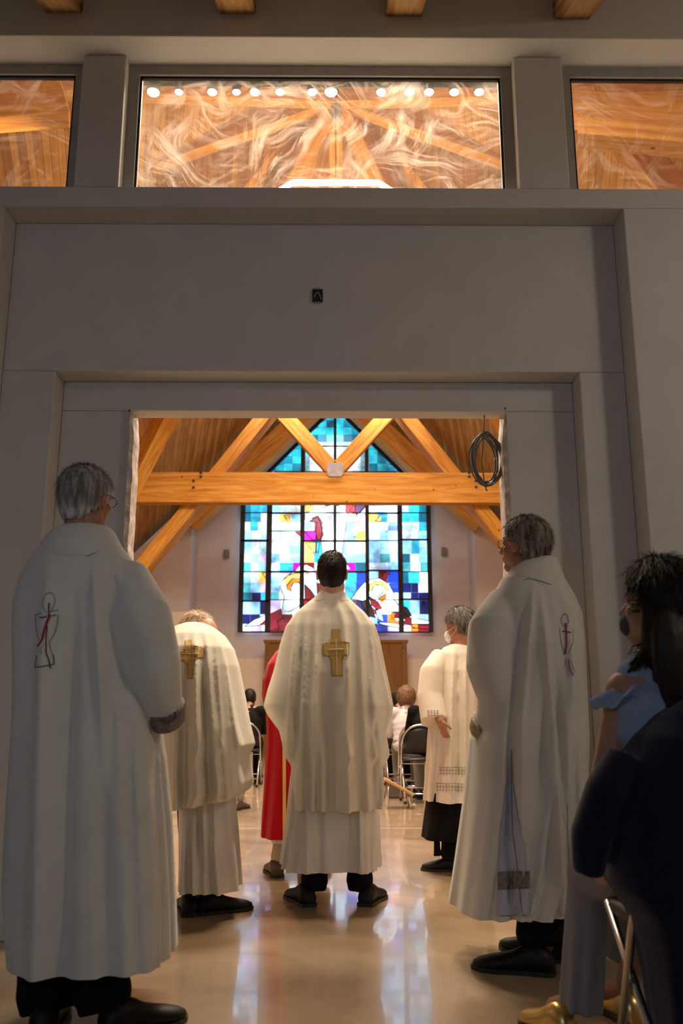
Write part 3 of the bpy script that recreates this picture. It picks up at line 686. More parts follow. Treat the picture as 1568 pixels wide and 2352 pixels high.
def person_body(hc, yaw, pitch=0, roll=0, head_s=1.0, vox=.007, J=None, skin=None, parent=None, handcurl=.5, palms=None, hand_s=1.0):
    """one continuous body: head, neck, trunk, limbs, hands"""
    bm = NB(); head(bm, hc, yaw, pitch, roll, head_s)
    g = lambda k: Vector(J[k])
    R = hrot(yaw, pitch, roll)
    cap(bm, hc+R @ Vector((0, -.03, -.05))*head_s, g('neck'), .056, .062)
    ch, pv = g('chest'), g('pelvis'); nk = g('neck')
    ax = (g('shR')-g('shL')).normalized()
    for k in range(7):
        u = k/6; p = nk.lerp(ch, min(1, u*2)) if u < .5 else ch.lerp(pv, (u-.5)*2)
        rw = [.065, .085, .13, .15, .14, .14, .155][k]; ry = [.07, .09, .115, .12, .115, .12, .125][k]
        ell(bm, p, (rw, ry, .12), Matrix.Rotation(math.atan2(ax.y, ax.x), 3, 'Z'))
    for sd in 'LR':
        cap(bm, nk, g('sh'+sd), .06, .06); cap(bm, g('sh'+sd), g('el'+sd), .055, .042); cap(bm, g('el'+sd), g('wr'+sd), .042, .027)
        cap(bm, pv+ax*(.08 if sd == 'R' else -.08), g('kn'+sd), .085, .058); cap(bm, g('kn'+sd), g('an'+sd), .056, .036)
        cap(bm, g('an'+sd), g('an'+sd)+Vector(J.get('toe', (0, .03, -.03))), .034, .03)
        pd = (palms or {}).get(sd, ((g('wr'+sd)-g('el'+sd)), (0, 0, -1)))
        hand(bm, g('wr'+sd), pd[0], pd[1], hand_s, handcurl, 1 if sd == 'L' else -1)
    me = fuse(bm, vox, 3, .5)
    return link('body', me, skin, parent)
def standJ(x, y, hz, spread=.12, lean=0, fwd=.22, sh=.145):
    """joints of a standing figure whose head centre is hz high"""
    return dict(neck=(x, y-.02+lean, hz-.17), chest=(x, y-.01+lean*.6, hz-.38), pelvis=(x, y, .93*hz/1.68),
                shL=(x-sh, y+.02+lean, hz-.31), shR=(x+sh, y+.02+lean, hz-.31), elL=(x-sh-.02, y+.02+lean, hz-.55), elR=(x+sh+.02, y+.02+lean, hz-.55),
                wrL=(x-.07, y+fwd+lean, hz-.53), wrR=(x+.07, y+fwd+lean, hz-.53),
                knL=(x-spread, y+.02, .5), knR=(x+spread, y+.02, .5), anL=(x-spread, y, .1), anR=(x+spread, y, .1))
def hair(parent, hc, yaw, pitch, m, s=1.0, n=1800, L=.03, seed=1, front=.03, low=-.055, puff=0, bald=False, roll=0, curl=0, long=0):
    """cap of hair plus fine strands; covers crown, sides and nape"""
    R = hrot(yaw, pitch, roll); rd = random.Random(seed); bm = NB(); hc = Vector(hc)
    rx, ry, rz_ = .080+puff, .100+puff, .094+puff
    def surf(u, v):
        if u < pi/2: return Vector((rx*sin(u)*cos(v), -.012+ry*sin(u)*sin(v), .030+rz_*cos(u)))
        w_ = (u-pi/2)/(pi/2); k_ = 1-.30*w_**1.6
        return Vector((rx*k_*cos(v), -.012+ry*k_*sin(v), .030-.118*w_))
    def ok(p):
        ang = max(0, min(1, (-p.y-.01)/.06))
        lo = (-.022)*(1-ang)+(low-.022)*ang
        if p.z < lo+.006*sin(p.x*90+seed): return False
        lim = front+.5*(p.z-.03) if p.z > .03 else front-.045+.35*(p.z)
        if abs(p.x) > .05 and p.z < .02 and p.y > -.016+rd.uniform(-.004, .004): return False
        if p.y > lim+.02: return False
        if bald and (p.z > .085 and p.y > -.075 + rd.uniform(-.006, .006)): return False
        return True
    # shell
    nu, nv = 34, 48; V = {}
    for i in range(nu):
        for j in range(nv):
            p = surf(.02+pi*.96*i/(nu-1), 2*pi*j/nv)
            p *= 1+.02*noise.noise(p*40+Vector((seed, 0, 0)))+(.06*noise.noise(p*25+Vector((seed, 9, 0))) if curl else 0)
            V[i, j] = p
    vv = {}
    for i in range(nu-1):
        for j in range(nv):
            q = [(i, j), (i, (j+1) % nv), (i+1, (j+1) % nv), (i+1, j)]
            c = sum((V[k] for k in q), Vector())/4
            if ok(c):
                f = []
                for k in q:
                    if k not in vv: vv[k] = bm.verts.new(hc+R @ (V[k]*s))
                    f.append(vv[k])
                bm.faces.new(f)
    for _ in range(n):
        u = math.acos(1-rd.random()*1.75); v = rd.random()*2*pi; p = surf(u, v)
        if not ok(p): continue
        nr = Vector((p.x/rx**2, (p.y+.012)/ry**2, (p.z-.03)/rz_**2)).normalized()
        down = Vector((0, -.35 if p.z > .05 else 0, -1)); tg = (down-nr*down.dot(nr)).normalized(); tg = (tg+Vector((rd.uniform(-.4, .4), rd.uniform(-.4, .4), rd.uniform(-.2, .2)))*(1+curl)).normalized()
        sd = nr.cross(tg).normalized()*.0011; LL = L*rd.uniform(.5, 1.2); prev = None; q = p.copy()
        for k in range(4):
            wv = 1-k/3.6
            a, b_ = bm.verts.new(hc+R @ ((q-sd*wv)*s)), bm.verts.new(hc+R @ ((q+sd*wv)*s))
            if prev: bm.faces.new((prev[0], prev[1], b_, a))
            prev = (a, b_); q = q+tg*LL/3+nr*(.0035-.0012*k)*(1+2*puff*10)
    o = obj('hair', bm, m, parent); return o
def robe(rows, d, top_q=0, bot_q=.8, folds=9, amp=.022, seed=1, vox=.009, extra=None, n=220, e0=2.1, e1=3.0, grow=1.6, sub=9, smooth=3, hem=True, tilt=0, pleats=()):
    """cloth lofted through silhouette rows (y, xl, xr, half depth, centre shift)"""
    rd = random.Random(seed); ph = [rd.uniform(0, 6.28) for _ in range(8)]
    rows = [tuple(r)+(0,)*(5-len(r)) for r in rows]
    P = []; y0, y1 = rows[0][0], rows[-1][0]
    for (y, xl, xr, ry, dy) in rows:
        u = (y-y0)/(y1-y0); q = top_q+(bot_q-top_q)*u; dd = d+dy-q*ry
        a, b_ = W(xl, y, dd), W(xr, y, dd)
        P.append(((a.x+b_.x)/2, d+dy, (a.z+b_.z)/2, (b_.x-a.x)/2, ry, u))
    rings = []; zh = P[-1][2]-.0; nf = folds*3
    def ridge(x, p=1.6): return (.5+.5*cos(x))**p
    for i in range(len(P)-1):
        p1, p2 = P[i], P[i+1]
        for k in range(sub if i < len(P)-2 else sub+3):
            t = k/sub; v = [p1[m]+(p2[m]-p1[m])*t for m in range(6)]
            if t > 1: v[0:2] = p2[0:2]; v[3:5] = p2[3:5]; v[2] = p2[2]-.03*(k-sub); v[5] = 1
            cx, cy, z, rx, ry, u = v; e = e0+(e1-e0)*u; ring = []
            A = amp*(.12+.88*u**grow)*1.5*min(1, u*9)
            for j in range(n):
                th = 2*pi*j/n; c, s_ = cos(th), sin(th)
                rr = (abs(c)**e+abs(s_)**e)**(-1/e)
                w_ = th+.22*sin(2*th+ph[0])+.10*sin(3*th+ph[1]+1.5*u)+.03*sin(6*u+th*2)
                env = .55+.45*sin(3*w_+ph[3])*sin(2*w_+ph[4]+u)
                f = ridge(nf*w_*.5+ph[2], 2.0)*env+.55*ridge(int(nf*.27)*w_+ph[5], 1.4)+.25*ridge(nf*w_+ph[6]+2*u, 2)*u
                f -= .62
                nx, ny = c/max(rx, .05), s_/max(ry, .05); l = math.hypot(nx, ny); nx /= l; ny /= l
                ring.append(Vector((cx+rx*rr*c+A*f*nx*.55, cy+ry*rr*s_+A*f*ny*1.35, z)))
            rings.append(ring)
    CI = CR.transposed()
    for ring in rings:
        cyy = sum(p.y for p in ring)/len(ring)
        for p in ring:
            if p.y > cyy: continue
            v = CI @ (p-CAMP); px, py = 784+F*v.x/-v.z, 1176-F*v.y/-v.z; dz = 0
            for (xt, yt, xb, yb, wp, h) in pleats:
                t = (py-yt)/(yb-yt)
                if t < -.05: continue
                tt = min(t, 1.25); dx = abs(px-(xt+(xb-xt)*tt))/(wp*(.6+.4*min(1, tt)))
                if dx < 3: dz += h*min(1, (t+.05)*4)*exp(-dx**1.8)
            p.y -= dz
    bm = NB(); loft(bm, rings)
    if extra: extra(bm)
    me = fuse(bm, vox, smooth, .45)
    if hem:
        b2 = NB(); b2.from_mesh(me)
        bmesh.ops.bisect_plane(b2, geom=b2.verts[:]+b2.edges[:]+b2.faces[:], plane_co=(P[-1][0], P[-1][1], zh), plane_no=(-tilt, 0, 1), clear_inner=True)
        b2.to_mesh(me); b2.free()
    return me
def sleeve(path, radii, d, upv=None):
    def f(bm):
        pts = [W(x, y, d+dd) for x, y, dd in path]
        # resample
        PP, RR = [], []
        for i in range(len(pts)-1):
            for k in range(6):
                t = k/6; PP.append(pts[i].lerp(pts[i+1], t)); ra = [radii[i][m]*(1-t)+radii[i+1][m]*t for m in (0, 1)]; RR.append(tuple(ra))
        PP.append(pts[-1]); RR.append(tuple(radii[-1]))
        tube(bm, PP, RR, 28, up=upv or Vector((0, -1, 0)))
    return f
def project(tree, px, py, off=.002):
    v = (CR @ Vector(((px-784)/F, (1176-py)/F, -1))).normalized()
    hit, nr, idx, dist = tree.ray_cast(CAMP, v)
    if hit is None: return None
    return hit-v*off*1.0
def stitch(tree, lines, m, parent, name, off=.003):
    """raised thread lines sewn on the cloth: (points in the photograph, width in px)"""
    bm = NB()
    for pts, wpx in lines:
        dense = []
        for (a, b_) in zip(pts, pts[1:]):
            L = max(2, int(math.hypot(b_[0]-a[0], b_[1]-a[1])/2.5))
            for k in range(L): dense.append((a[0]+(b_[0]-a[0])*k/L, a[1]+(b_[1]-a[1])*k/L))
        dense.append(pts[-1]); W3 = [project(tree, *q, off=off) for q in dense]; W3 = [q for q in W3 if q]
        if len(W3) > 1:
            dep = (W3[0]-CAMP).length; tube(bm, W3, wpx*.4*dep/F, 5)
    return obj(name, bm, m, parent)
def patch(tree, pts, m, parent, name, off=.004, cuts=9):
    bm = NB(); tris = geometry.tessellate_polygon([[Vector((x, y, 0)) for x, y in pts]])
    vs = [bm.verts.new((x, y, 0)) for x, y in pts]
    for t in tris:
        try: bm.faces.new([vs[i] for i in t])
        except ValueError: pass
    bmesh.ops.subdivide_edges(bm, edges=bm.edges[:], cuts=cuts, use_grid_fill=True)
    bad = []
    for v in bm.verts:
        q = project(tree, v.co.x, v.co.y, off)
        if q is None: bad.append(v)
        else: v.co = q
    bmesh.ops.delete(bm, geom=bad, context='VERTS')
    o = obj(name, bm, m, parent)
    s = o.modifiers.new('s', 'SOLIDIFY'); s.thickness = .0015
    return o
def shoe(parent, heel, yaw, m, L=.29, wd=.05, name='shoe'):
    bm = NB(); R = Matrix.Rotation(yaw, 3, 'Z'); heel = Vector(heel); rings = []
    for u, hw_, h in ((0, .3, .045), (.03, .72, .075), (.12, .82, .095), (.25, .78, .105), (.38, .76, .095), (.5, .85, .075), (.65, 1, .062), (.8, .98, .052), (.92, .75, .042), (.985, .4, .032), (1, .15, .022)):
        ring = []
        for k in range(20):
            a = 2*pi*k/20; x = wd*hw_*cos(a)*(abs(cos(a))**-.15 if abs(cos(a)) > .05 else 1); z = h/2+h/2*sin(a)
            if z < .012: z = 0.001
            ring.append(heel+R @ Vector((x, u*L, z)))
        rings.append(ring)
    loft(bm, rings); o = obj(name, bm, m, parent)
    bm = NB(); rings = []
    for u, hw_ in ((-.01, .35), (.02, .8), (.15, .9), (.3, .84), (.5, .92), (.68, 1.1), (.85, 1.0), (.97, .55), (1.02, .2)):
        rings.append([heel+R @ Vector((sx_*wd*hw_, u*L, z)) for sx_, z in ((-1, 0.0005), (1, 0.0005), (1, .016), (-1, .016))])
    loft(bm, rings); obj('sole', bm, M['gasket'], o, False)
    return o
def trousers(parent, legs, m, vox=.009, amp=.006, flare=.062, name='trousers'):
    bm = NB()
    for (hip, kn, an) in legs:
        hip, kn, an = map(Vector, (hip, kn, an))
        pts = [hip.lerp(kn, k/6) for k in range(6)]+[kn.lerp(an, k/8) for k in range(9)]
        rad = []
        for k, p in enumerate(pts):
            u = k/(len(pts)-1); r = .10-(.10-flare)*min(1, u*1.4)
            if u > .75: r += .007*sin(k*2.6)
            rad.append(r)
        tube(bm, pts, rad, 20)
    return link(name, fuse(bm, vox, 3), m, parent)
def glasses(parent, hc, yaw, pitch=0, s=1.0):
    R = hrot(yaw, pitch); bm = NB(); hc = Vector(hc)
    for sg in (-1, 1):
        c = Vector((sg*.034, .095, .008)); pts = [hc+R @ ((c+Vector((.024*cos(a), -.004*abs(cos(a)), .018*sin(a))))*s) for a in [2*pi*k/20 for k in range(20)]]
        tube(bm, pts, .0015, 6, closed=True)
        tube(bm, [hc+R @ (Vector((sg*.058, .09, .012))*s), hc+R @ (Vector((sg*.083, .05, .012))*s), hc+R @ (Vector((sg*.088, -.008, .012))*s), hc+R @ (Vector((sg*.085, -.02, -.006))*s)], .0016, 6)
    tube(bm, [hc+R @ (Vector((-.01, .097, .012))*s), hc+R @ (Vector((.01, .097, .012))*s)], .0014, 6)
    return obj('glasses', bm, M['gasket'], parent)

# ---------------- A: deacon at the left
dA = 3.09; hc = W(199, 1150, dA)
A = thing('person', 'person in long ivory vestment with chalice emblem, grey hair, standing at the left edge', 'person', (hc.x, dA, 0), group='clergy standing in the procession')
J = standJ(hc.x+.0, dA, hc.z, .13); ex = W(372, 1500, dA)
J['elR'] = (ex.x-.07, dA+.0, ex.z); J['wrR'] = (ex.x-.06, dA+.2, ex.z-.14); J['wrL'] = (ex.x-.3, dA+.18, ex.z-.1)
J['anL'] = J['knL'] = (W(104, 2300, 2.98).x, 3.0, .12); J['anR'] = J['knR'] = (W(238, 2300, 2.98).x, 3.0, .12); J['knL'] = (J['anL'][0], 3.05, .5); J['knR'] = (J['anR'][0], 3.05, .5)
person_body(hc, radians(-28), 0, J=J, skin=M['skin2'], parent=A, vox=.006, head_s=1.02)
hair(A, hc, radians(-28), 0, M['greyhair'], 1.06, 4200, .026, 2, low=-.062)
glasses(A, hc, radians(-28), 0, 1.02)
rowsA = [(1213, 146, 250, .085, .01), (1226, 130, 260, .105, .01), (1250, 102, 275, .135), (1290, 70, 305, .17), (1330, 48, 325, .20), (1375, 34, 330, .225), (1430, 30, 322, .24), (1550, 28, 326, .25),
         (1650, 22, 348, .26), (1750, 12, 360, .27), (1900, -3, 366, .28), (2050, -16, 366, .29), (2236, -14, 362, .3)]
def exA(bm):
    sleeve([(285, 1330, 0), (322, 1420, -.09), (356, 1530, -.09), (380, 1628, -.02)], [(.09, .10), (.108, .13), (.088, .12), (.058, .09)], dA)(bm)
    # front panel of the vestment, seen past the side slit
    a = W(340, 1700, dA+.36); b_ = W(372, 1700, dA+.36); c = W(400, 2140, dA+.38); e = W(300, 2140, dA+.38)
    tube(bm, [Vector((b_.x-.1, a.y-.05, a.z)), Vector((c.x-.14, c.y-.05, c.z))], [(.08, .1), (.145, .1)], 24, up=Vector((0, -1, 0)))
me = robe(rowsA, dA, folds=7, amp=.03, seed=4, vox=.008, extra=exA, e1=3.4, smooth=2, pleats=[(110,1300,85,2230,26,.05),(170,1350,140,2230,22,-.035),(250,1300,338,1640,9,-.045),(268,1300,352,1620,10,.03),(215,1290,245,1750,12,.03),(250,1500,250,2230,18,-.03),(310,1650,335,2230,14,.03)])
tA = bvh(me); ra = link('vestment', me, M['greycloth'], A)
# hood-like collar
rowsH = [(1211, 142, 252, .088, .01), (1222, 120, 262, .115, .01), (1248, 92, 272, .15, 0), (1285, 82, 268, .17, -.012), (1296, 90, 250, .15, -.012)]
me = robe(rowsH, dA, bot_q=.5, folds=3, amp=.004, seed=2, vox=.007, e1=2.2, hem=False); tH = bvh(me); hd_ = link('hood', me, M['greycloth'], A); stitch(tH, [([(84,1262),(104,1288),(140,1292),(180,1286),(222,1268),(262,1262)], 2)], M['thread'], hd_, 'hood_seam', .002)
cuffb = NB(); c1 = W(380, 1620, dA-.03); c2 = W(386, 1660, dA+.0); c1 += Vector((0, 0, .0))
tube(cuffb, [c1, c1.lerp(c2, .5), c2], [(.066, .095), (.064, .093), (.058, .085)], 32, up=Vector((0, -1, 0)))
me = fuse(cuffb, .006, 3); tC = bvh(me); cf = link('cuff', me, M['brocade'], A); cf['label'] = 'grey brocade cuff'
ring_ = lambda x, y, r, ry=None, k=14: [(x+r*cos(2*pi*i/k), y+(ry or r)*sin(2*pi*i/k)) for i in range(k+1)]
stitch(tC, [(ring_(383, 1642, 20, 18), 2.5), (ring_(369, 1640, 6), 2), (ring_(396, 1642, 6), 2), (ring_(386, 1628, 5), 2), (ring_(380, 1655, 6), 2)], M['brodark'], cf, 'embroidery')
E1 = lambda x, y: (60+x/10.69, 1340+y/10.69)
q = lambda L: [E1(*p) for p in L]
stitch(tA, [(q([(500,720),(420,600),(390,450),(440,320),(520,240),(590,225),(670,270),(715,380),(700,500),(640,640),(560,740)]), 1.6), (q([(360,740),(225,765),(235,1100),(290,1340),(380,1440)]), 1.8), (q([(600,690),(800,650)]), 1.5),
            (q([(790,770),(770,1000),(700,1240),(570,1430),(600,1600),(650,1750)]), 1.8), (q([(430,1450),(370,1600),(350,1750)]), 1.3)], M['thread'], ra, 'chalice_outline')
stitch(tA, [(q([(565,480),(550,800)]), 3.2), (q([(330,830),(430,840),(500,800)]), 3.5), (q([(640,800),(730,770)]), 2.5), (q([(520,1050),(490,1350),(490,1700),(560,1880),(600,2090)]), 3.2), (q([(260,1770),(210,2060),(450,2030),(690,1980),(670,1750)]), 2.4)], M['brownthread'], ra, 'cross_embroidery')
stitch(tA, [(q([(590,770),(510,950),(440,1150),(390,1370)]), 6.5), (q([(400,1370),(280,1540)]), 5)], M['redthread'], ra, 'red_stole_embroidery')
trousers(A, [((hc.x-.05, dA, .8), (hc.x-.08, dA+.02, .45), (W(104, 2300, 2.98).x, 3.0, .05)), ((hc.x+.09, dA, .8), (hc.x+.1, dA+.02, .45), (W(238, 2300, 2.98).x, 3.0, .05))], M['black'], flare=.085)
shoe(A, (W(100, 2300, 2.9).x, 2.9, 0), radians(8), M['blackleather'], wd=.055); shoe(A, (W(232, 2300, 2.92).x, 2.92, 0), radians(-52), M['blackleather'], wd=.055)

# ---------------- B: bowed priest
dB = 4.6; hb = W(452, 1462, dB+.42)
B = thing('person', 'person bowing deeply in a cream chasuble, sandy grey hair just visible above the rounded back', 'person', (W(450, 1500, dB).x, dB, 0), group='clergy standing in the procession')
bxx = W(450, 1700, dB).x
J = standJ(bxx, dB, 1.55, .1); J.update(neck=(bxx, dB+.27, hb.z-.03), chest=(bxx, dB+.12, 1.2), shL=(bxx-.14, dB+.16, 1.2), shR=(bxx+.12, dB+.16, 1.2), elL=(bxx-.16, dB+.16, 1.0), elR=(bxx+.15, dB+.16, 1.0), wrL=(bxx-.06, dB+.34, .98), wrR=(bxx+.06, dB+.34, .98), pelvis=(bxx+.03, dB, .9), knL=(bxx+.01, dB, .5), anL=(bxx+.01, dB, .1), knR=(bxx+.1, dB, .5), anR=(bxx+.08, dB, .1))
person_body(hb, 0, radians(-48), J=J, skin=M['skin'], parent=B, vox=.008)
hair(B, hb, 0, radians(-42), M['blondhair'], 1.16, 4200, .035, 3, low=-.07, puff=.008, front=.075)
rowsB = [(1431, 425, 468, .07, .2), (1440, 402, 490, .15, .17), (1460, 388, 516, .22, .12), (1490, 378, 536, .27, .07), (1530, 368, 547, .28, .04), (1600, 362, 559, .29, .02), (1670, 360, 570, .30), (1712, 362, 579, .30), (1740, 364, 563, .29), (1800, 366, 569, .29), (1822, 370, 562, .29), (1852, 382, 515, .28)]
me = robe(rowsB, dB, folds=8, amp=.045, seed=11, vox=.008, grow=.7, e1=2.6, tilt=.18, smooth=2, pleats=[(473,1452,502,1840,8,.035),(452,1480,446,1865,12,.04),(464,1530,478,1852,8,-.045),(495,1470,522,1830,7,.03),(412,1480,402,1865,8,.035),(428,1500,424,1865,8,-.03),(510,1480,545,1800,6,-.02)]); tB = bvh(me); cb_ = link('chasuble', me, M['offwhite'], B)
me = robe([(1760, 402, 528, .2), (1900, 398, 535, .21), (2052, 395, 541, .22)], dB, top_q=.4, folds=8, amp=.03, seed=12, vox=.008, grow=.3, smooth=2, pleats=[(430,1860,432,2052,6,-.03),(442,1860,446,2052,5,.03),(455,1860,470,2052,8,-.03),(500,1860,505,2052,7,.02)]); link('alb', me, M['alb'], B)
E2 = lambda x, y: (360+x/3.178, 1380+y/3.178)
q = lambda L: [E2(*p) for p in L]
crB = q([(205,290),(255,280),(262,320),(285,330),(342,340),(340,415),(290,418),(270,450),(262,570),(225,570),(222,470),(200,440),(158,440),(158,370),(190,360),(205,330)])
patch(tB, crB, M['goldpatch'], cb_, 'cross_patch'); stitch(tB, [(crB+[crB[0]], 1.5)], M['goldedge'], cb_, 'cross_piping', .004)
stitch(tB, [(q([(240,315),(240,560)]), 2), (q([(170,385),(305,385)]), 2)], M['creamline'], cb_, 'cross_cord', .005)
trousers(B, [((bxx+.0, dB, .7), (bxx+.0, dB, .4), (W(440, 2080, dB-.05).x, dB-.04, .1)), ((bxx+.06, dB, .7), (bxx+.03, dB, .4), (W(462, 2080, dB).x, dB-.02, .1))], M['black'], flare=.06)
shoe(B, (W(436, 2080, 4.5).x, 4.5, 0), radians(15), M['blackleather']); shoe(B, (W(452, 2080, 4.56).x, 4.55, 0), radians(-62), M['blackleather'])

# ---------------- C: centre priest
dC = 4.84; hc = W(762, 1318, dC)
C = thing('person', 'person seen from behind in the middle, cream chasuble with a gold cross, short dark hair', 'person', (hc.x, dC, 0), group='clergy standing in the procession')
J = standJ(hc.x, dC, hc.z, .14, fwd=.2)
person_body(hc, 0, radians(-4), J=J, skin=M['skin'], parent=C, vox=.006, head_s=1.03)
hair(C, hc, 0, radians(-4), M['darkhair'], 1.03, 3800, .014, 4, bald=False, low=-.058)
rowsC = [(1357, 736, 787, .078, .01), (1372, 722, 799, .095, .01), (1388, 702, 816, .125), (1408, 678, 838, .155), (1438, 656, 862, .185), (1480, 642, 874, .21), (1540, 627, 886, .24), (1590, 611, 897, .26), (1622, 603, 903, .27),
         (1645, 614, 899, .27), (1680, 640, 886, .27), (1735, 652, 892, .27), (1762, 667, 875, .27), (1835, 672, 872, .27), (1862, 674, 868, .27)]
me = robe(rowsC, dC, folds=9, amp=.05, seed=21, vox=.008, grow=.75, e1=3.0, smooth=2, pleats=[(681,1425,657,1754,8,.03),(706,1415,686,1808,8,.035),(728,1440,716,1862,9,.05),(797,1450,812,1862,10,.05),(823,1425,843,1830,8,.035),(849,1417,872,1735,8,.03),(745,1560,757,1862,22,-.035),(694,1440,672,1780,5,-.02),(836,1440,856,1780,5,-.02)]); tCc = bvh(me); cc_ = link('chasuble', me, M['offwhite'], C)
me = robe([(1352, 739, 785, .074, .01), (1366, 728, 794, .09, .01), (1382, 714, 808, .11, .0), (1392, 712, 812, .105, -.004)], dC, bot_q=.4, folds=3, amp=.002, seed=2, vox=.006, hem=False); link('collar', me, M['offwhite'], C)
me = robe([(1700, 675, 865, .2), (1800, 664, 870, .22), (1900, 656, 872, .24), (2004, 643, 875, .26)], dC, top_q=.4, folds=9, amp=.035, seed=22, vox=.008, grow=.5, smooth=2, pleats=[(708,1800,704,2010,7,.035),(735,1800,735,2010,9,-.03),(824,1800,828,2010,7,.035),(800,1800,800,2010,8,-.025),(672,1800,664,2010,6,.02),(856,1800,860,2010,6,.02)]); link('alb', me, M['alb'], C)
E3 = lambda x, y: (700+x/10.453, 1420+y/10.453)
q = lambda L: [E3(*p) for p in L]
crC = q([(650,250),(835,250),(840,420),(880,540),(1065,590),(1050,885),(930,900),(885,1000),(895,1390),(640,1390),(640,1020),(570,910),(430,900),(415,620),(580,570),(645,460)])
patch(tCc, crC, M['goldpatch'], cc_, 'cross_patch'); stitch(tCc, [(crC+[crC[0]], 1.6)], M['goldedge'], cc_, 'cross_piping', .004)
stitch(tCc, [(q([(745,510),(765,900),(775,1380)]), 3), (q([(555,755),(945,740)]), 3)], M['creamline'], cc_, 'cross_cord', .0055)
stitch(tCc, [(q([(745,490),(720,540),(715,720),(540,730),(535,785),(715,800),(725,1380)]), 1.4), (q([(745,490),(780,540),(790,700),(960,700)]), 1.2), (q([(790,790),(960,780)]), 1.2), (q([(800,800),(820,1380)]), 1.4)], M['goldedge'], cc_, 'cross_cord_edging', .004)  # dark gold stitched lines beside the cross cord
lx_, rx_ = W(722, 2040, dC-.02).x, W(826, 2040, dC-.02).x
trousers(C, [((hc.x-.1, dC, .8), (lx_, dC, .45), (lx_, dC-.03, .06)), ((hc.x+.1, dC, .8), (rx_, dC, .45), (rx_, dC-.03, .06))], M['black'], flare=.066)
shoe(C, (lx_-.02, dC-.12, 0), radians(24), M['blackleather'], wd=.052); shoe(C, (rx_+.02, dC-.12, 0), radians(-20), M['blackleather'], wd=.052)

# ---------------- D: server in surplice
dD = 5.74; hd = W(1056, 1440, dD)
D = thing('person', 'person with short grey hair and face mask, cream lace-banded surplice over black cassock', 'person', (hd.x, dD, 0))
J = standJ(hd.x, dD, hd.z, .08, sh=.16, fwd=.2); sL = W(1002, 1512, dD); eL = W(992, 1590, dD); wL = W(1010, 1660, dD+.02)
J.update(shL=sL+Vector((.03, 0, -.02)), elL=eL, wrL=wL)
J['wrL'] = W(1010, 1656, dD-.22); J['elL'] = W(996, 1600, dD-.12)
person_body(hd, radians(62), radians(6), J=J, skin=M['skin2'], parent=D, vox=.006, head_s=.98, palms={'L': ((.35, .0, -1), (1, .6, .2))}, handcurl=.6, hand_s=.82)
hair(D, hd, radians(62), radians(6), hairm('iron_grey_hair', (.02, .016, .013), (.26, .24, .20)), 1.04, 3600, .032, 6, low=-.05, puff=.004, front=.05)
R = hrot(radians(62), radians(6)); bm = NB(); ell(bm, hd+R @ Vector((0, .078, -.052)), (.05, .036, .042), R); me = fuse(bm, .006, 2); mk = link('face_mask', me, M['mask'], D)
bm = NB()
for sg in (-1, 1):
    bm = NB(); tube(bm, [hd+R @ Vector((sg*.045, .085, -.03)), hd+R @ Vector((sg*.084, .0, .0)), hd+R @ Vector((sg*.078, -.014, -.02)), hd+R @ Vector((sg*.045, .08, -.075))], .0018, 6); obj('ear_loop', bm, M['mask'], mk)
bm = NB(); ell(bm, hd+Vector((.02, -.01, -.12)), (.062, .062, .045)); tube(bm, [hd+Vector((.02, -.01, -.13)), hd+Vector((.01, 0, -.2))], .075, 20); link('black_collar', fuse(bm, .008, 3), M['black'], D)
rowsD = [(1479, 1038, 1072, .07), (1487, 1018, 1088, .10), (1502, 1004, 1100, .13), (1540, 998, 1104, .16), (1600, 993, 1106, .18), (1700, 987, 1108, .2), (1843, 983, 1112, .22)]
me = robe(rowsD, dD, folds=7, amp=.04, seed=31, vox=.008, grow=.7, smooth=2, pleats=[(1052,1495,1050,1846,4,-.04),(1040,1500,1030,1846,6,.025),(1068,1500,1066,1846,7,.03),(1012,1680,1000,1846,5,-.03)]); tD = bvh(me); sp_ = link('surplice', me, M['cream'], D)
bm = NB(); sleeve([(1012, 1505, 0), (992, 1545, -.05), (988, 1600, -.09), (998, 1658, -.15)], [(.06, .08), (.08, .11), (.082, .10), (.086, .10)], dD)(bm)
me = fuse(bm, .008, 5); tDs = bvh(me); sv = link('surplice_sleeve', me, M['cream'], D)
def band(tree, x0, x1, y0, y1, parent, slope=0):
    lines = []; n = int((x1-x0)/7)
    for k in range(n):
        x = x0+7*k+3.5; ym = (y0+y1)/2+slope*(x-x0)
        lines += [([(x-2.5, ym), (x, ym-(y1-y0)*.22), (x+2.5, ym), (x, ym+(y1-y0)*.22), (x-2.5, ym)], .9), ([(x-2.5, y0+slope*(x-x0)), (x+2, y0+slope*(x-x0))], 1.5), ([(x-2.5, y1+slope*(x-x0)), (x+2, y1+slope*(x-x0))], 1.5)]
    return stitch(tree, lines, M['lace'], parent, 'lace_band')
band(tD, 1008, 1078, 1762, 1776, sp_, .02); band(tD, 1000, 1076, 1799, 1814, sp_, .02); band(tDs, 980, 1010, 1632, 1643, sv)
me = robe([(1780, 990, 1104, .17), (1932, 978, 1110, .2)], dD, top_q=.4, folds=6, amp=.02, seed=33, vox=.01, grow=.4); link('cassock', me, M['black'], D)
a = W(1003, 1925, dD-.1); bm = NB(); tube(bm, [a, a+Vector((0, 0, -.06)), a+Vector((.003, 0, -.1))], [.018, .02, .026], 10); obj('sash_end', bm, M['black'], D)
lx_ = W(1040, 1960, dD).x; trousers(D, [((lx_, dD, .6), (lx_, dD, .4), (lx_, dD-.02, .06)), ((lx_+.16, dD, .6), (lx_+.16, dD, .4), (lx_+.16, dD, .06))], M['black'], flare=.075)
shoe(D, (W(1050, 2000, 5.7).x+.05, 5.7, 0), radians(80), M['blackleather'], L=.27); shoe(D, (W(1050, 2000, 5.8).x+.2, 5.85, 0), radians(60), M['blackleather'], L=.27)

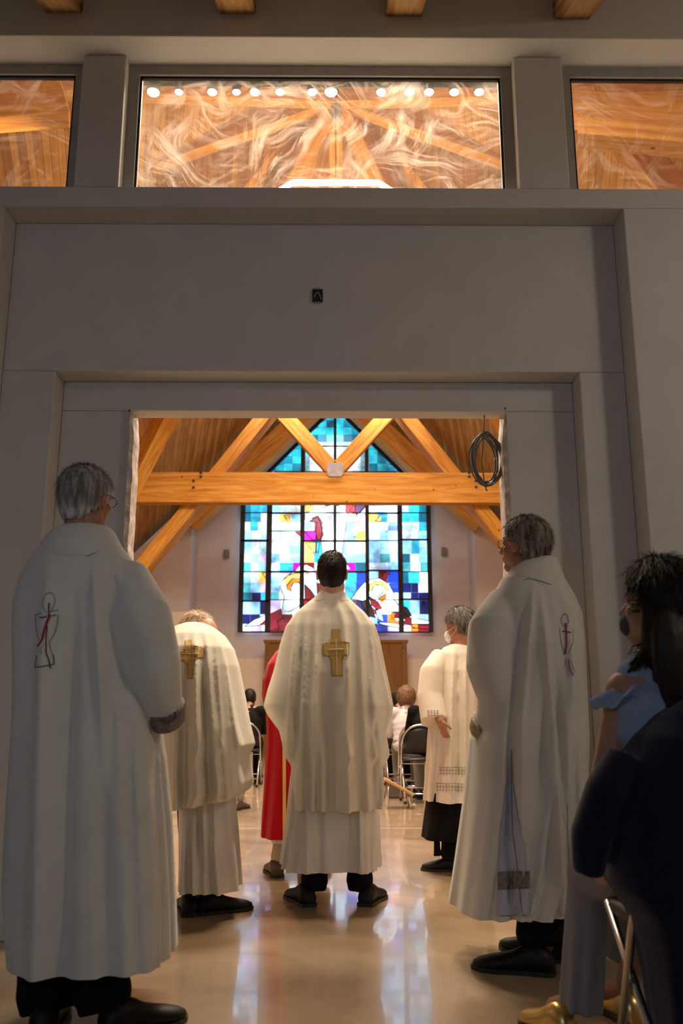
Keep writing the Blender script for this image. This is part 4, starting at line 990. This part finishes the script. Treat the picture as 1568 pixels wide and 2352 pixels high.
# ---------------- E: deacon at the right
dE = 3.74; he = W(1203, 1256, dE)
E = thing('person', 'person in long ivory vestment with a side slit, face turned left beside the right jamb', 'person', (he.x, dE, 0), group='clergy standing in the procession')
J = standJ(he.x+.03, dE, he.z, .13); el = W(1118, 1530, dE)
J.update(elL=(el.x+.05, dE-.04, el.z), wrL=(el.x+.06, dE+.1, el.z-.16), wrR=(el.x+.28, dE+.19, el.z-.1), shL=(he.x-.09, dE, he.z-.31), anL=(W(1245, 2150, dE).x, dE-.08, .1), knL=(W(1245, 2150, dE).x, dE, .5), anR=(W(1245, 2150, dE).x+.12, dE, .1), knR=(W(1245, 2150, dE).x+.12, dE, .5))
person_body(he, radians(52), radians(-6), J=J, skin=M['skin2'], parent=E, vox=.006, head_s=1.04)
hair(E, he, radians(52), radians(-6), M['greyhair2'], 1.09, 4400, .028, 8, low=-.066, puff=.003)
glasses(E, he, radians(52), radians(-6), 1.04)
rowsE = [(1286, 1196, 1275, .09, .01), (1300, 1182, 1284, .11, .01), (1330, 1152, 1294, .145), (1370, 1132, 1318, .18), (1410, 1122, 1335, .20), (1480, 1124, 1342, .225), (1600, 1115, 1351, .24), (1700, 1090, 1360, .26), (1850, 1080, 1364, .27), (2000, 1066, 1355, .28), (2110, 1056, 1325, .29)]
exE = sleeve([(1165, 1385, 0), (1132, 1450, -.08), (1126, 1530, -.10), (1144, 1600, -.10), (1122, 1664, -.05)], [(.085, .1), (.105, .12), (.10, .12), (.085, .11), (.058, .085)], dE)
me = robe(rowsE, dE, folds=8, amp=.035, seed=44, vox=.008, extra=exE, e1=3.0, smooth=2, pleats=[(1222,1357,1200,1600,9,.03),(1242,1366,1285,1900,14,.04),(1275,1540,1312,2110,12,-.045),(1205,1400,1180,1640,8,-.03),(1310,1420,1345,2100,10,.025)]); tE = bvh(me); re_ = link('vestment', me, M['ivory2'], E)
me = robe([(1283, 1194, 1276, .092, .01), (1296, 1180, 1284, .115, .01), (1325, 1160, 1296, .15, 0), (1350, 1172, 1294, .155, -.014), (1358, 1185, 1286, .14, -.014)], dE, bot_q=.5, folds=3, amp=.003, seed=3, vox=.007, e1=2.2, hem=False); tH = bvh(me); hd_ = link('hood', me, M['ivory2'], E); stitch(tH, [([(1185,1338),(1215,1328),(1245,1336),(1288,1350)], 2)], M['thread'], hd_, 'hood_seam', .002)
cb = NB(); c1 = W(1118, 1658, dE-.05); c2 = W(1106, 1682, dE-.02); tube(cb, [c1, c2], [(.066, .088), (.058, .078)], 30, up=Vector((0, -1, 0))); me = fuse(cb, .007, 3)
cf = link('cuff', me, M['brocade2'], E); cf['label'] = 'tan brocade cuff'
E4 = lambda x, y: (1040+x/2.178, 1160+y/2.178)
q = lambda L: [E4(*p) for p in L]
stitch(tE, [(q([(550,605),(540,570),(555,543),(572,548),(580,580),(568,610)]), 1.5), (q([(533,612),(540,680),(558,745)]), 1.4), (q([(600,625),(600,690),(578,745)]), 1.4), (q([(565,760),(565,800),(590,840)]), 1.4), (q([(590,770),(608,835),(600,852)]), 1.4)], M['thread'], re_, 'chalice_outline')
stitch(tE, [(q([(562,590),(566,630),(568,700),(560,745)]), 4.5), (q([(548,630),(590,636)]), 3), (q([(575,770),(585,820),(600,850)]), 2.6)], M['redthread'], re_, 'crimson_embroidery')
patch(tE, q([(290,1230),(300,1400),(330,1600),(360,1700),(385,2050),(215,2055),(225,1900),(240,1640),(262,1450)]), cloth('blue_white_alb', (.48, .50, .60)), re_, 'side_slit_lining', .006, 24)
patch(tE, q([(224,1835),(382,1830),(384,1915),(224,1925)]), M['brocade'], re_, 'lace_panel', .011, 12)
stitch(tE, [(q([(290,1225),(292,1400),(298,1640),(320,1800),(345,2040)]), 1.6), (q([(570,1500),(580,1900),(585,1975)]), 1.5)], M['brownthread'], re_, 'seam', .010)
ln = W(1245, 2150, dE).x
trousers(E, [((ln, dE, .7), (ln, dE, .4), (ln-.02, dE-.1, .08)), ((ln+.12, dE+.05, .7), (ln+.12, dE+.05, .4), (ln+.13, dE+.0, .08))], M['black'], flare=.1)
shoe(E, (W(1270, 2190, 3.58).x, 3.56, 0), radians(72), M['blackleather'], L=.31, wd=.056); shoe(E, (W(1290, 2190, 3.7).x, 3.72, 0), radians(40), M['blackleather'], L=.3)

# ---------------- G: person in red behind the centre priest
dG = 5.59; hg = W(722, 1440, dG+.25)
G = thing('person', 'person in a bright red vestment with a gold stripe, mostly hidden behind the middle priest', 'person', (W(690, 1600, dG).x, dG, 0), group='clergy standing in the procession')
gx = W(695, 1600, dG).x
J = standJ(gx, dG, 1.5, .1); J.update(neck=(gx+.05, dG+.2, hg.z-.1), chest=(gx, dG+.1, 1.15))
person_body(hg, 0, radians(-35), J=J, skin=M['skin'], parent=G, vox=.01)
hair(G, hg, 0, radians(-30), M['greyhair'], 1.04, 900, .02, 9)
rowsG = [(1462, 700, 745, .1, .12), (1478, 660, 765, .15, .08), (1496, 634, 775, .18, .04), (1525, 614, 782, .2), (1560, 603, 788, .2), (1595, 601, 790, .2), (1640, 610, 785, .2), (1700, 612, 780, .2), (1800, 606, 778, .2), (1928, 597, 770, .2)]
me = robe(rowsG, dG, folds=7, amp=.02, seed=52, vox=.01, grow=.8); tG = bvh(me); rg = link('chasuble', me, M['red'], G)
patch(tG, [(648, 1600), (656, 1600), (657, 1925), (649, 1925)], M['gold'], rg, 'gold_stripe', .005)
gl_ = W(645, 1960, dG).x
me = robe([(1880, 622, 745, .15), (1938, 620, 745, .16)], dG, top_q=.5, folds=6, amp=.01, seed=5, vox=.01); link('alb', me, M['alb'], G)
trousers(G, [((gl_+.03, dG, .6), (gl_+.02, dG, .35), (gl_+.0, dG-.02, .07)), ((gl_+.24, dG, .6), (gl_+.24, dG, .35), (gl_+.24, dG-.02, .07))], M['khaki'], flare=.06)
shoe(G, (gl_-.01, dG-.1, 0), radians(14), M['brownleather']); shoe(G, (gl_+.22, dG-.1, 0), radians(-10), M['brownleather'])

# ================================================= CHAIRS AND SEATED PEOPLE
def make_chair(label, loc, rz=0):
    """folding chair facing +Y; origin on the floor under the seat"""
    t = thing('folding_chair', label, 'chair', loc, rz, 'folding chairs in the nave rows')
    def P(x, y, z): return wm(t) @ Vector((x, y, z))
    r = .0115
    bm = NB(); pts = [P(-.2, .16, .012), P(-.2, -.03, .44), P(-.2, -.14, .62)]
    arch = [P(-.2+.2*(1-cos(a)), -.14-.055*sin(a)*1.0, .62+.19*sin(a)) for a in [pi*k/16 for k in range(17)]]
    pts += arch+[P(.2, -.14, .62), P(.2, -.03, .44), P(.2, .16, .012)]
    tube(bm, pts, r, 10); obj('back_frame', bm, M['chrome'], t)
    for sx_ in (-1, 1):
        bm = NB(); tube(bm, [P(sx_*.18, .19, .45), P(sx_*.18, .0, .25), P(sx_*.18, -.22, .012)], r, 10); obj('leg', bm, M['chrome'], t)
        bm = NB(); tube(bm, [P(sx_*.18, -.22, .0), P(sx_*.18, -.22, .03)], .016, 10); obj('rubber_foot', bm, M['gasket'], t); bm = NB(); tube(bm, [P(sx_*.2, .16, .0), P(sx_*.2, .16, .03)], .016, 10); obj('rubber_foot', bm, M['gasket'], t)
    for y_, z_, w_ in ((-.17, .1, .18), (.11, .14, .2), (0, .4, .2)):
        bm = NB(); tube(bm, [P(-w_, y_, z_), P(w_, y_, z_)], .008, 8); obj('crossbar', bm, M['chrome'], t)
    bm = NB(); rings = []
    for k in range(9):
        y = -.17+.38*k/8; wd = .175+.015*sin(pi*k/8); zt2 = .462+.008*sin(pi*k/8)
        rings.append([P(-wd, y, .43), P(wd, y, .43), P(wd+.006, y, .445), P(wd, y, zt2-.006), P(wd*.5, y, zt2+.006), P(-wd*.5, y, zt2+.006), P(-wd, y, zt2-.006), P(-wd-.006, y, .445)])
    loft(bm, rings); obj('seat', bm, M['vinyl'], t)
    bm = NB(); rings = []
    for k in range(12):
        u = k/11; z = .5+.27*u; wd = .185*(1 if u < .45 else sqrt(max(0.03, 1-((u-.45)/.56)**2))); y = -.06-.115*u
        rings.append([P(-wd, y-.012, z), P(0, y-.030, z), P(wd, y-.012, z), P(wd, y+.010, z), P(0, y-.004, z), P(-wd, y+.010, z)])
    loft(bm, rings); obj('backrest', bm, M['vinyl'], t)
    return t
def seated(label, loc, rz, top, bottom, hairm_, skin, s=1.0, lean=.12, headp=-25, armfwd=True, hs=1.0, puff=0, long=False, shoes='blackleather', hl=.03, top_col2=None, sleeves=True):
    """person sitting on a chair at loc, facing +Y in local axes"""
    t = thing('person', label, 'person', loc, rz, 'congregation seated in the nave')
    def P(x, y, z): return wm(t) @ (Vector((x, y, z))*s)
    hz = 1.13; hc = P(0, .07+lean*1.2, hz)
    J = dict(neck=P(0, .04+lean*.9, hz-.16), chest=P(0, .05+lean*.4, .82), pelvis=P(0, .07, .59), shL=P(-.17, lean*.8, .95), shR=P(.17, lean*.8, .95), elL=P(-.22, lean+.06, .70), elR=P(.22, lean+.06, .70),
             wrL=P(-.08, lean+.28, .66), wrR=P(.08, lean+.28, .66), knL=P(-.11, .40, .53), knR=P(.11, .40, .53), anL=P(-.11, .36, .09), anR=P(.11, .34, .09))
    J['toe'] = (Matrix.Rotation(rz, 3, 'Z') @ Vector((0, .12, -.05)))
    person_body(hc, rz, radians(headp), J=J, skin=skin, parent=t, vox=.009, head_s=hs)
    g = lambda k: Vector(J[k])
    bm = NB(); Rz = Matrix.Rotation(rz, 3, 'Z')
    for k in range(8):
        u = k/7; p = g('neck').lerp(g('chest'), min(1, u*2)) if u < .5 else g('chest').lerp(g('pelvis'), (u-.5)*2)
        ell(bm, p-Vector((0, 0, .02)), ([.10, .16, .19, .195, .185, .18, .185, .19][k], [.09, .115, .135, .14, .14, .14, .145, .15][k], .11), Rz)
    for sd in 'LR':
        cap(bm, g('neck')-Vector((0, 0, .05)), g('sh'+sd), .075, .075); cap(bm, g('sh'+sd), g('el'+sd), .07, .058)
        if sleeves: cap(bm, g('el'+sd), g('wr'+sd), .057, .038)
    link('top', fuse(bm, .012, 4), top, t)
    bm = NB()
    for sd, sg in (('L', -1), ('R', 1)):
        cap(bm, g('pelvis')+Rz @ Vector((sg*.08, 0, 0)), g('kn'+sd), .108, .078); cap(bm, g('kn'+sd), g('an'+sd)+Vector((0, 0, .03)), .076, .056)
    link('trousers', fuse(bm, .012, 4), bottom, t)
    hair(t, hc, rz, radians(headp), hairm_, 1.05*hs, 1200, hl, random.randrange(99), low=-.06, puff=puff, curl=1 if puff > .01 else 0)
    if long:
        bm = NB(); R = hrot(rz, radians(headp))
        for k in range(9): cap(bm, hc+R @ Vector((-.06+.015*k, -.06-.03*sin(pi*k/8), .02)), hc+R @ Vector((-.07+.0175*k, -.05-.04*sin(pi*k/8), -.2)), .03, .02, 8)
        link('long_hair', fuse(bm, .01, 3), hairm_, t)
    for sg in (-1, 1):
        p = P(sg*.11, .24, 0); p.z = 0; shoe(t, p, rz-sg*radians(6), M[shoes], L=.27)
    return t

rz0 = 0
cr = W(965, 1760, 9.75); chr_ = make_chair('nearest folding chair on the right of the aisle, black back half behind the surplice', (cr.x+.0, 9.82, 0), 0)
seated('person in a dark jacket sitting on the nearest chair at the right of the aisle', (cr.x+.14, 9.85, 0), 0, M['black'], M['greytrouser'], M['brownhair'], M['skin3'], lean=.3, headp=-40, hs=.95)
spots = [(938, 10.75, .0, 'whitecloth', 'greytrouser', 'brownhair', 'seated person with curly brown hair and pale shirt, right of the aisle', .034, .16, -20, False),
         (920, 11.8, .0, 'black', 'black', 'darkhair', 'dark haired seated person in black beyond the curly haired one, right of the aisle', 0, .2, -35, False),
         (899, 13.2, .0, 'bluecloth', 'black', 'darkhair', 'person in royal blue farther up the right side of the aisle', 0, .22, -30, False)]
for (px, d, dx, tp, bt, hr, lb, pf, ln, hp, lg) in spots:
    p = W(px, 1700, d)
    seated(lb, (p.x, d, 0), radians(0), M[tp], M[bt], M[hr], M['skin3'], lean=ln, headp=hp, puff=pf, s=.98, sleeves=tp != 'bluecloth')
dup(chr_, (W(950, 1700, 10.75).x+.02, 10.78, 0), 0, 'folding chair under the curly haired person right of the aisle')
dup(chr_, (W(920, 1700, 11.8).x, 11.83, 0), 0, 'folding chair under the black clothed person right of the aisle')
dup(chr_, (W(899, 1700, 13.2).x, 13.23, 0), 0, 'folding chair farthest up the right side of the aisle')
p = W(588, 1700, 11.9)
cl_ = dup(chr_, (p.x-.14, 11.9, 0), 0, 'folding chair with chrome frame seen between the cream chasuble and the red vestment')
seated('seated person in black seen between the cream chasuble and the red vestment', (p.x-.12, 11.92, 0), 0, M['black'], M['black'], M['darkhair'], M['skin3'], lean=.14, headp=-20)
seated('seated person in black farthest up the left side of the aisle', (p.x-.23, 13.2, 0), 0, M['black'], M['black'], M['darkhair'], M['skin3'], lean=.1, headp=-5)
dup(chr_, (p.x-.23, 13.2, 0), 0, 'folding chair farther up the left side of the aisle')
dup(chr_, (W(500, 1800, 9.1).x, 8.85, 0), 0, 'folding chair hidden behind the bowing priest, left of the aisle')
seated('person whose brown shoe shows past the bowing priest, left of the aisle', (W(505, 1800, 9.1).x, 8.85, 0), radians(-18), M['greytrouser'], M['greytrouser'], M['darkhair'], M['skin'], lean=.14, headp=-10, shoes='brownleather', s=.9)
# handbag on the floor
hx, hy = W(912, 1800, 10.25).x, 10.28
t = thing('handbag', 'slumped brown handbag on the floor beside the right row of chairs', 'bag', (hx, hy, 0))
bm = NB(); rings = []
for k in range(9):
    u = k/8; wd = .15*(1-.25*u); dp = .07*(1-.5*u); rings.append([Vector((hx+wd*cos(a)*(abs(cos(a))**-.3 if abs(cos(a)) > .1 else 1)+.01*noise.noise(Vector((a, u*3, 0))), hy+dp*sin(a), .002+.17*u)) for a in [2*pi*j/24 for j in range(24)]])
loft(bm, rings); obj('pouch', bm, M['brownleather'], t)
bm = NB(); tube(bm, [(hx-.08+.16*k/10, hy, .165+.09*sin(pi*k/10)) for k in range(11)], .008, 8); obj('handle', bm, M['brownleather'], t)
# kneeler-style tan seat beside the near chair
p = W(925, 1800, 9.5)
p.x -= .1
t = thing('wooden_stool', 'small tan wooden stool beside the nearest right chair', 'stool', (p.x+.03, 9.25, 0))
bm = bx(((-.16, -.14, 0), (.16, .14, .02))); bmesh.ops.rotate(bm, verts=bm.verts, cent=(0, 0, 0), matrix=Matrix.Rotation(radians(28), 3, 'Y')); bmesh.ops.translate(bm, verts=bm.verts, vec=(p.x+.03, 9.25, .2)); obj('seat', bm, M['tan'], t, False)
for sx_ in (-.1, .1):
    bm = NB()
    for sy in (-.1, .1): tube(bm, [(p.x+.03+sx_, 9.25+sy, .2-sx_*.5), (p.x+.03+sx_*1.2, 9.25+sy, 0)], .012, 8)
    obj('leg', bm, M['chrome'], t)

# ---------------- F: seated woman, right foreground
dF = 2.42; hf = W(1512, 1396, dF)
Fp = thing('person', 'seated person with long dark hair and pale blue ruffled blouse, dark right foreground', 'person', (hf.x, dF, 0))
fx = hf.x
sL = W(1440, 1590, dF); eL = W(1392, 1790, dF-.02); wL = W(1400, 1900, dF+.28)
J = dict(neck=(fx+.03, dF-.02, hf.z-.17), chest=(fx+.05, dF-.02, .9), pelvis=(fx+.04, dF-.02, .58), shL=sL, shR=(fx+.24, dF, hf.z-.26), elL=eL, elR=(fx+.26, dF+.04, .8), wrL=wL, wrR=(fx+.0, dF+.3, .68),
         knL=(W(1350, 2000, 2.85).x, dF+.42, .48), knR=(fx+.1, dF+.42, .5), anL=(W(1335, 2280, 2.9).x, 2.92, .1), anR=(fx+.03, 3.05, .1), toe=(-.05, .12, -.05))
person_body(hf, radians(48), radians(-8), J=J, skin=M['skin3'], parent=Fp, vox=.006, palms={'L': ((.3, .6, -.2), (.8, 0, -.2)), 'R': ((-.6, .5, -.1), (0, -.3, -1))})
hair(Fp, hf, radians(48), radians(-8), M['darkhair'], 1.14, 4200, .04, 12, low=-.075, puff=.006)
bm = NB(); rr = random.Random(4)
for k in range(26):
    u = k/25; x0 = 1478+95*u; d0 = dF-.05-.07*sin(pi*u)
    pts = []
    for j in range(9):
        v = j/8; pts.append(W(x0+6*sin(v*7+k)+v*(14+30*u), 1345+v*(190+60*sin(pi*u))*(1.25 if u > .25 else 1), d0-.03*sin(pi*v)+.09*(1-v)**4))
    tube(bm, pts, [.022-.0016*j for j in range(9)], 8)
for (x, y) in ((1462, 1490), (1455, 1510)):
    tube(bm, [W(1490, 1450, dF-.03), W(x+18, y, dF-.04), W(x, y+25, dF-.05), W(x-18, y+35, dF-.05)], [.014, .012, .009, .004], 8)
me = fuse(bm, .006, 1); lh = link('long_hair', me, M['darkhair'], Fp)
# loose curls
bm = NB()
for k in range(160):
    x = rr.uniform(1445, 1500); y = rr.uniform(1330, 1400) if k % 2 else rr.uniform(1470, 1530); p0 = W(x+25, y-6, dF-.05+rr.uniform(-.03, .03)); pts = [p0+Vector((-.006*j-.004*sin(j*1.3+k), rr.uniform(-.002, .002), -.004*j+.004*cos(j*1.1+k))) for j in range(7)]
    tube(bm, pts, .0009, 4)
obj('loose_curls', bm, M['darkhair'], Fp)
# face mask
R = hrot(radians(48), radians(-8)); bm = NB(); ell(bm, hf+R @ Vector((0, .076, -.054)), (.045, .031, .036), R); link('face_mask', fuse(bm, .006, 2), plain('dark_grey_mask', (.05, .055, .065), .8), Fp)
bm = NB(); ell(bm, hf+R @ Vector((-.082, -.004, -.048)), .006); obj('pearl_earring', bm, M['mask'], Fp)
# blouse
bm = NB()
for k in range(8):
    u = k/7; ell(bm, (fx+.03, dF-.02, hf.z-.22-.42*u), ([.12, .19, .2, .19, .18, .17, .17, .18][k], [.09, .12, .13, .13, .13, .13, .13, .14][k], .09))
cap(bm, (fx+.02, dF-.01, hf.z-.2), W(1462, 1560, dF), .07, .06); cap(bm, (fx+.02, dF-.01, hf.z-.2), (fx+.22, dF, hf.z-.25), .07, .075)
me = fuse(bm, .008, 4); link('blouse', me, M['blouse'], Fp)
bm = NB(); rings = []
c0 = W(1470, 1562, dF)
for k in range(8):
    v = k/7; ring = []
    cpt = c0.lerp(W(1440, 1604, dF), v)
    for j in range(48):
        a = 2*pi*j/48; r = (.05+.05*v)*(1+.16*v*sin(9*a+1))
        ring.append(cpt+Vector((r*cos(a)*1.0, r*sin(a), .018*v*sin(7*a+2)+.02*cos(a)*v)))
    rings.append(ring)
loft(bm, rings); link('ruffle_sleeve', fuse(bm, .005, 1), M['blouse'], Fp)
# skirt
bm = NB(); cap(bm, J['pelvis'], J['knL'], .14, .07); cap(bm, J['pelvis'], J['knR'], .14, .09)
kn = Vector(J['knL']); an = Vector(J['anL']); kr = Vector(J['knR'])
rings = []
for k in range(16):
    v = k/15; c = kn.lerp(an+Vector((.0, 0, -.02)), v)+Vector((.0, 0, 0)); ring = []
    for j in range(60):
        a = 2*pi*j/60; r = 1+.14*v*sin(7*a)+.06*v*sin(11*a+2); ring.append(c+Vector(((.062-.005*v)*r*cos(a), .08*r*sin(a), 0)))
    rings.append(ring)
loft(bm, rings); cap(bm, kr, Vector(J['anR'])+Vector((0, 0, .15)), .1, .08)
link('skirt', fuse(bm, .009, 3), M['dress'], Fp)
for (x, y, rz_) in ((an.x-.045, 2.86, radians(28)), (fx+.04, 2.98, radians(10))):
    shoe(Fp, (x, y, 0), rz_, M['goldmetal'], L=.23, wd=.042, name='sandal')
# chair and jacket
cF_ = dup(chr_, (fx+.05, dF+.0, 0), radians(4), 'folding chair in the dark right foreground, its chrome legs catching light')
jb = NB()
q1 = [(1568+130, 1620), (1500, 1640), (1450, 1680), (1400, 1760), (1360, 1850), (1330, 1930), (1318, 1985), (1325, 2010), (1350, 2040), (1400, 2060), (1450, 2110), (1500, 2250), (1568+130, 2300)]
rowsJ = [(1600, 1555, 1720, .1), (1640, 1500, 1740, .14), (1690, 1455, 1750, .17), (1760, 1425, 1760, .19), (1850, 1402, 1765, .2), (1950, 1398, 1768, .2), (2040, 1415, 1768, .2), (2120, 1475, 1768, .2), (2200, 1500, 1768, .18), (2420, 1545, 1768, .16)]
sleeveJ = sleeve([(1440, 1740, -.03), (1395, 1820, -.04), (1358, 1920, -.03), (1350, 2005, -.02)], [(.05, .06), (.055, .07), (.05, .065), (.036, .05)], dF-.12)
me = robe(rowsJ, dF-.1, bot_q=.6, folds=6, amp=.02, seed=61, vox=.008, extra=sleeveJ, grow=.6)
jk = link('jacket', me, M['navy'], Fp)
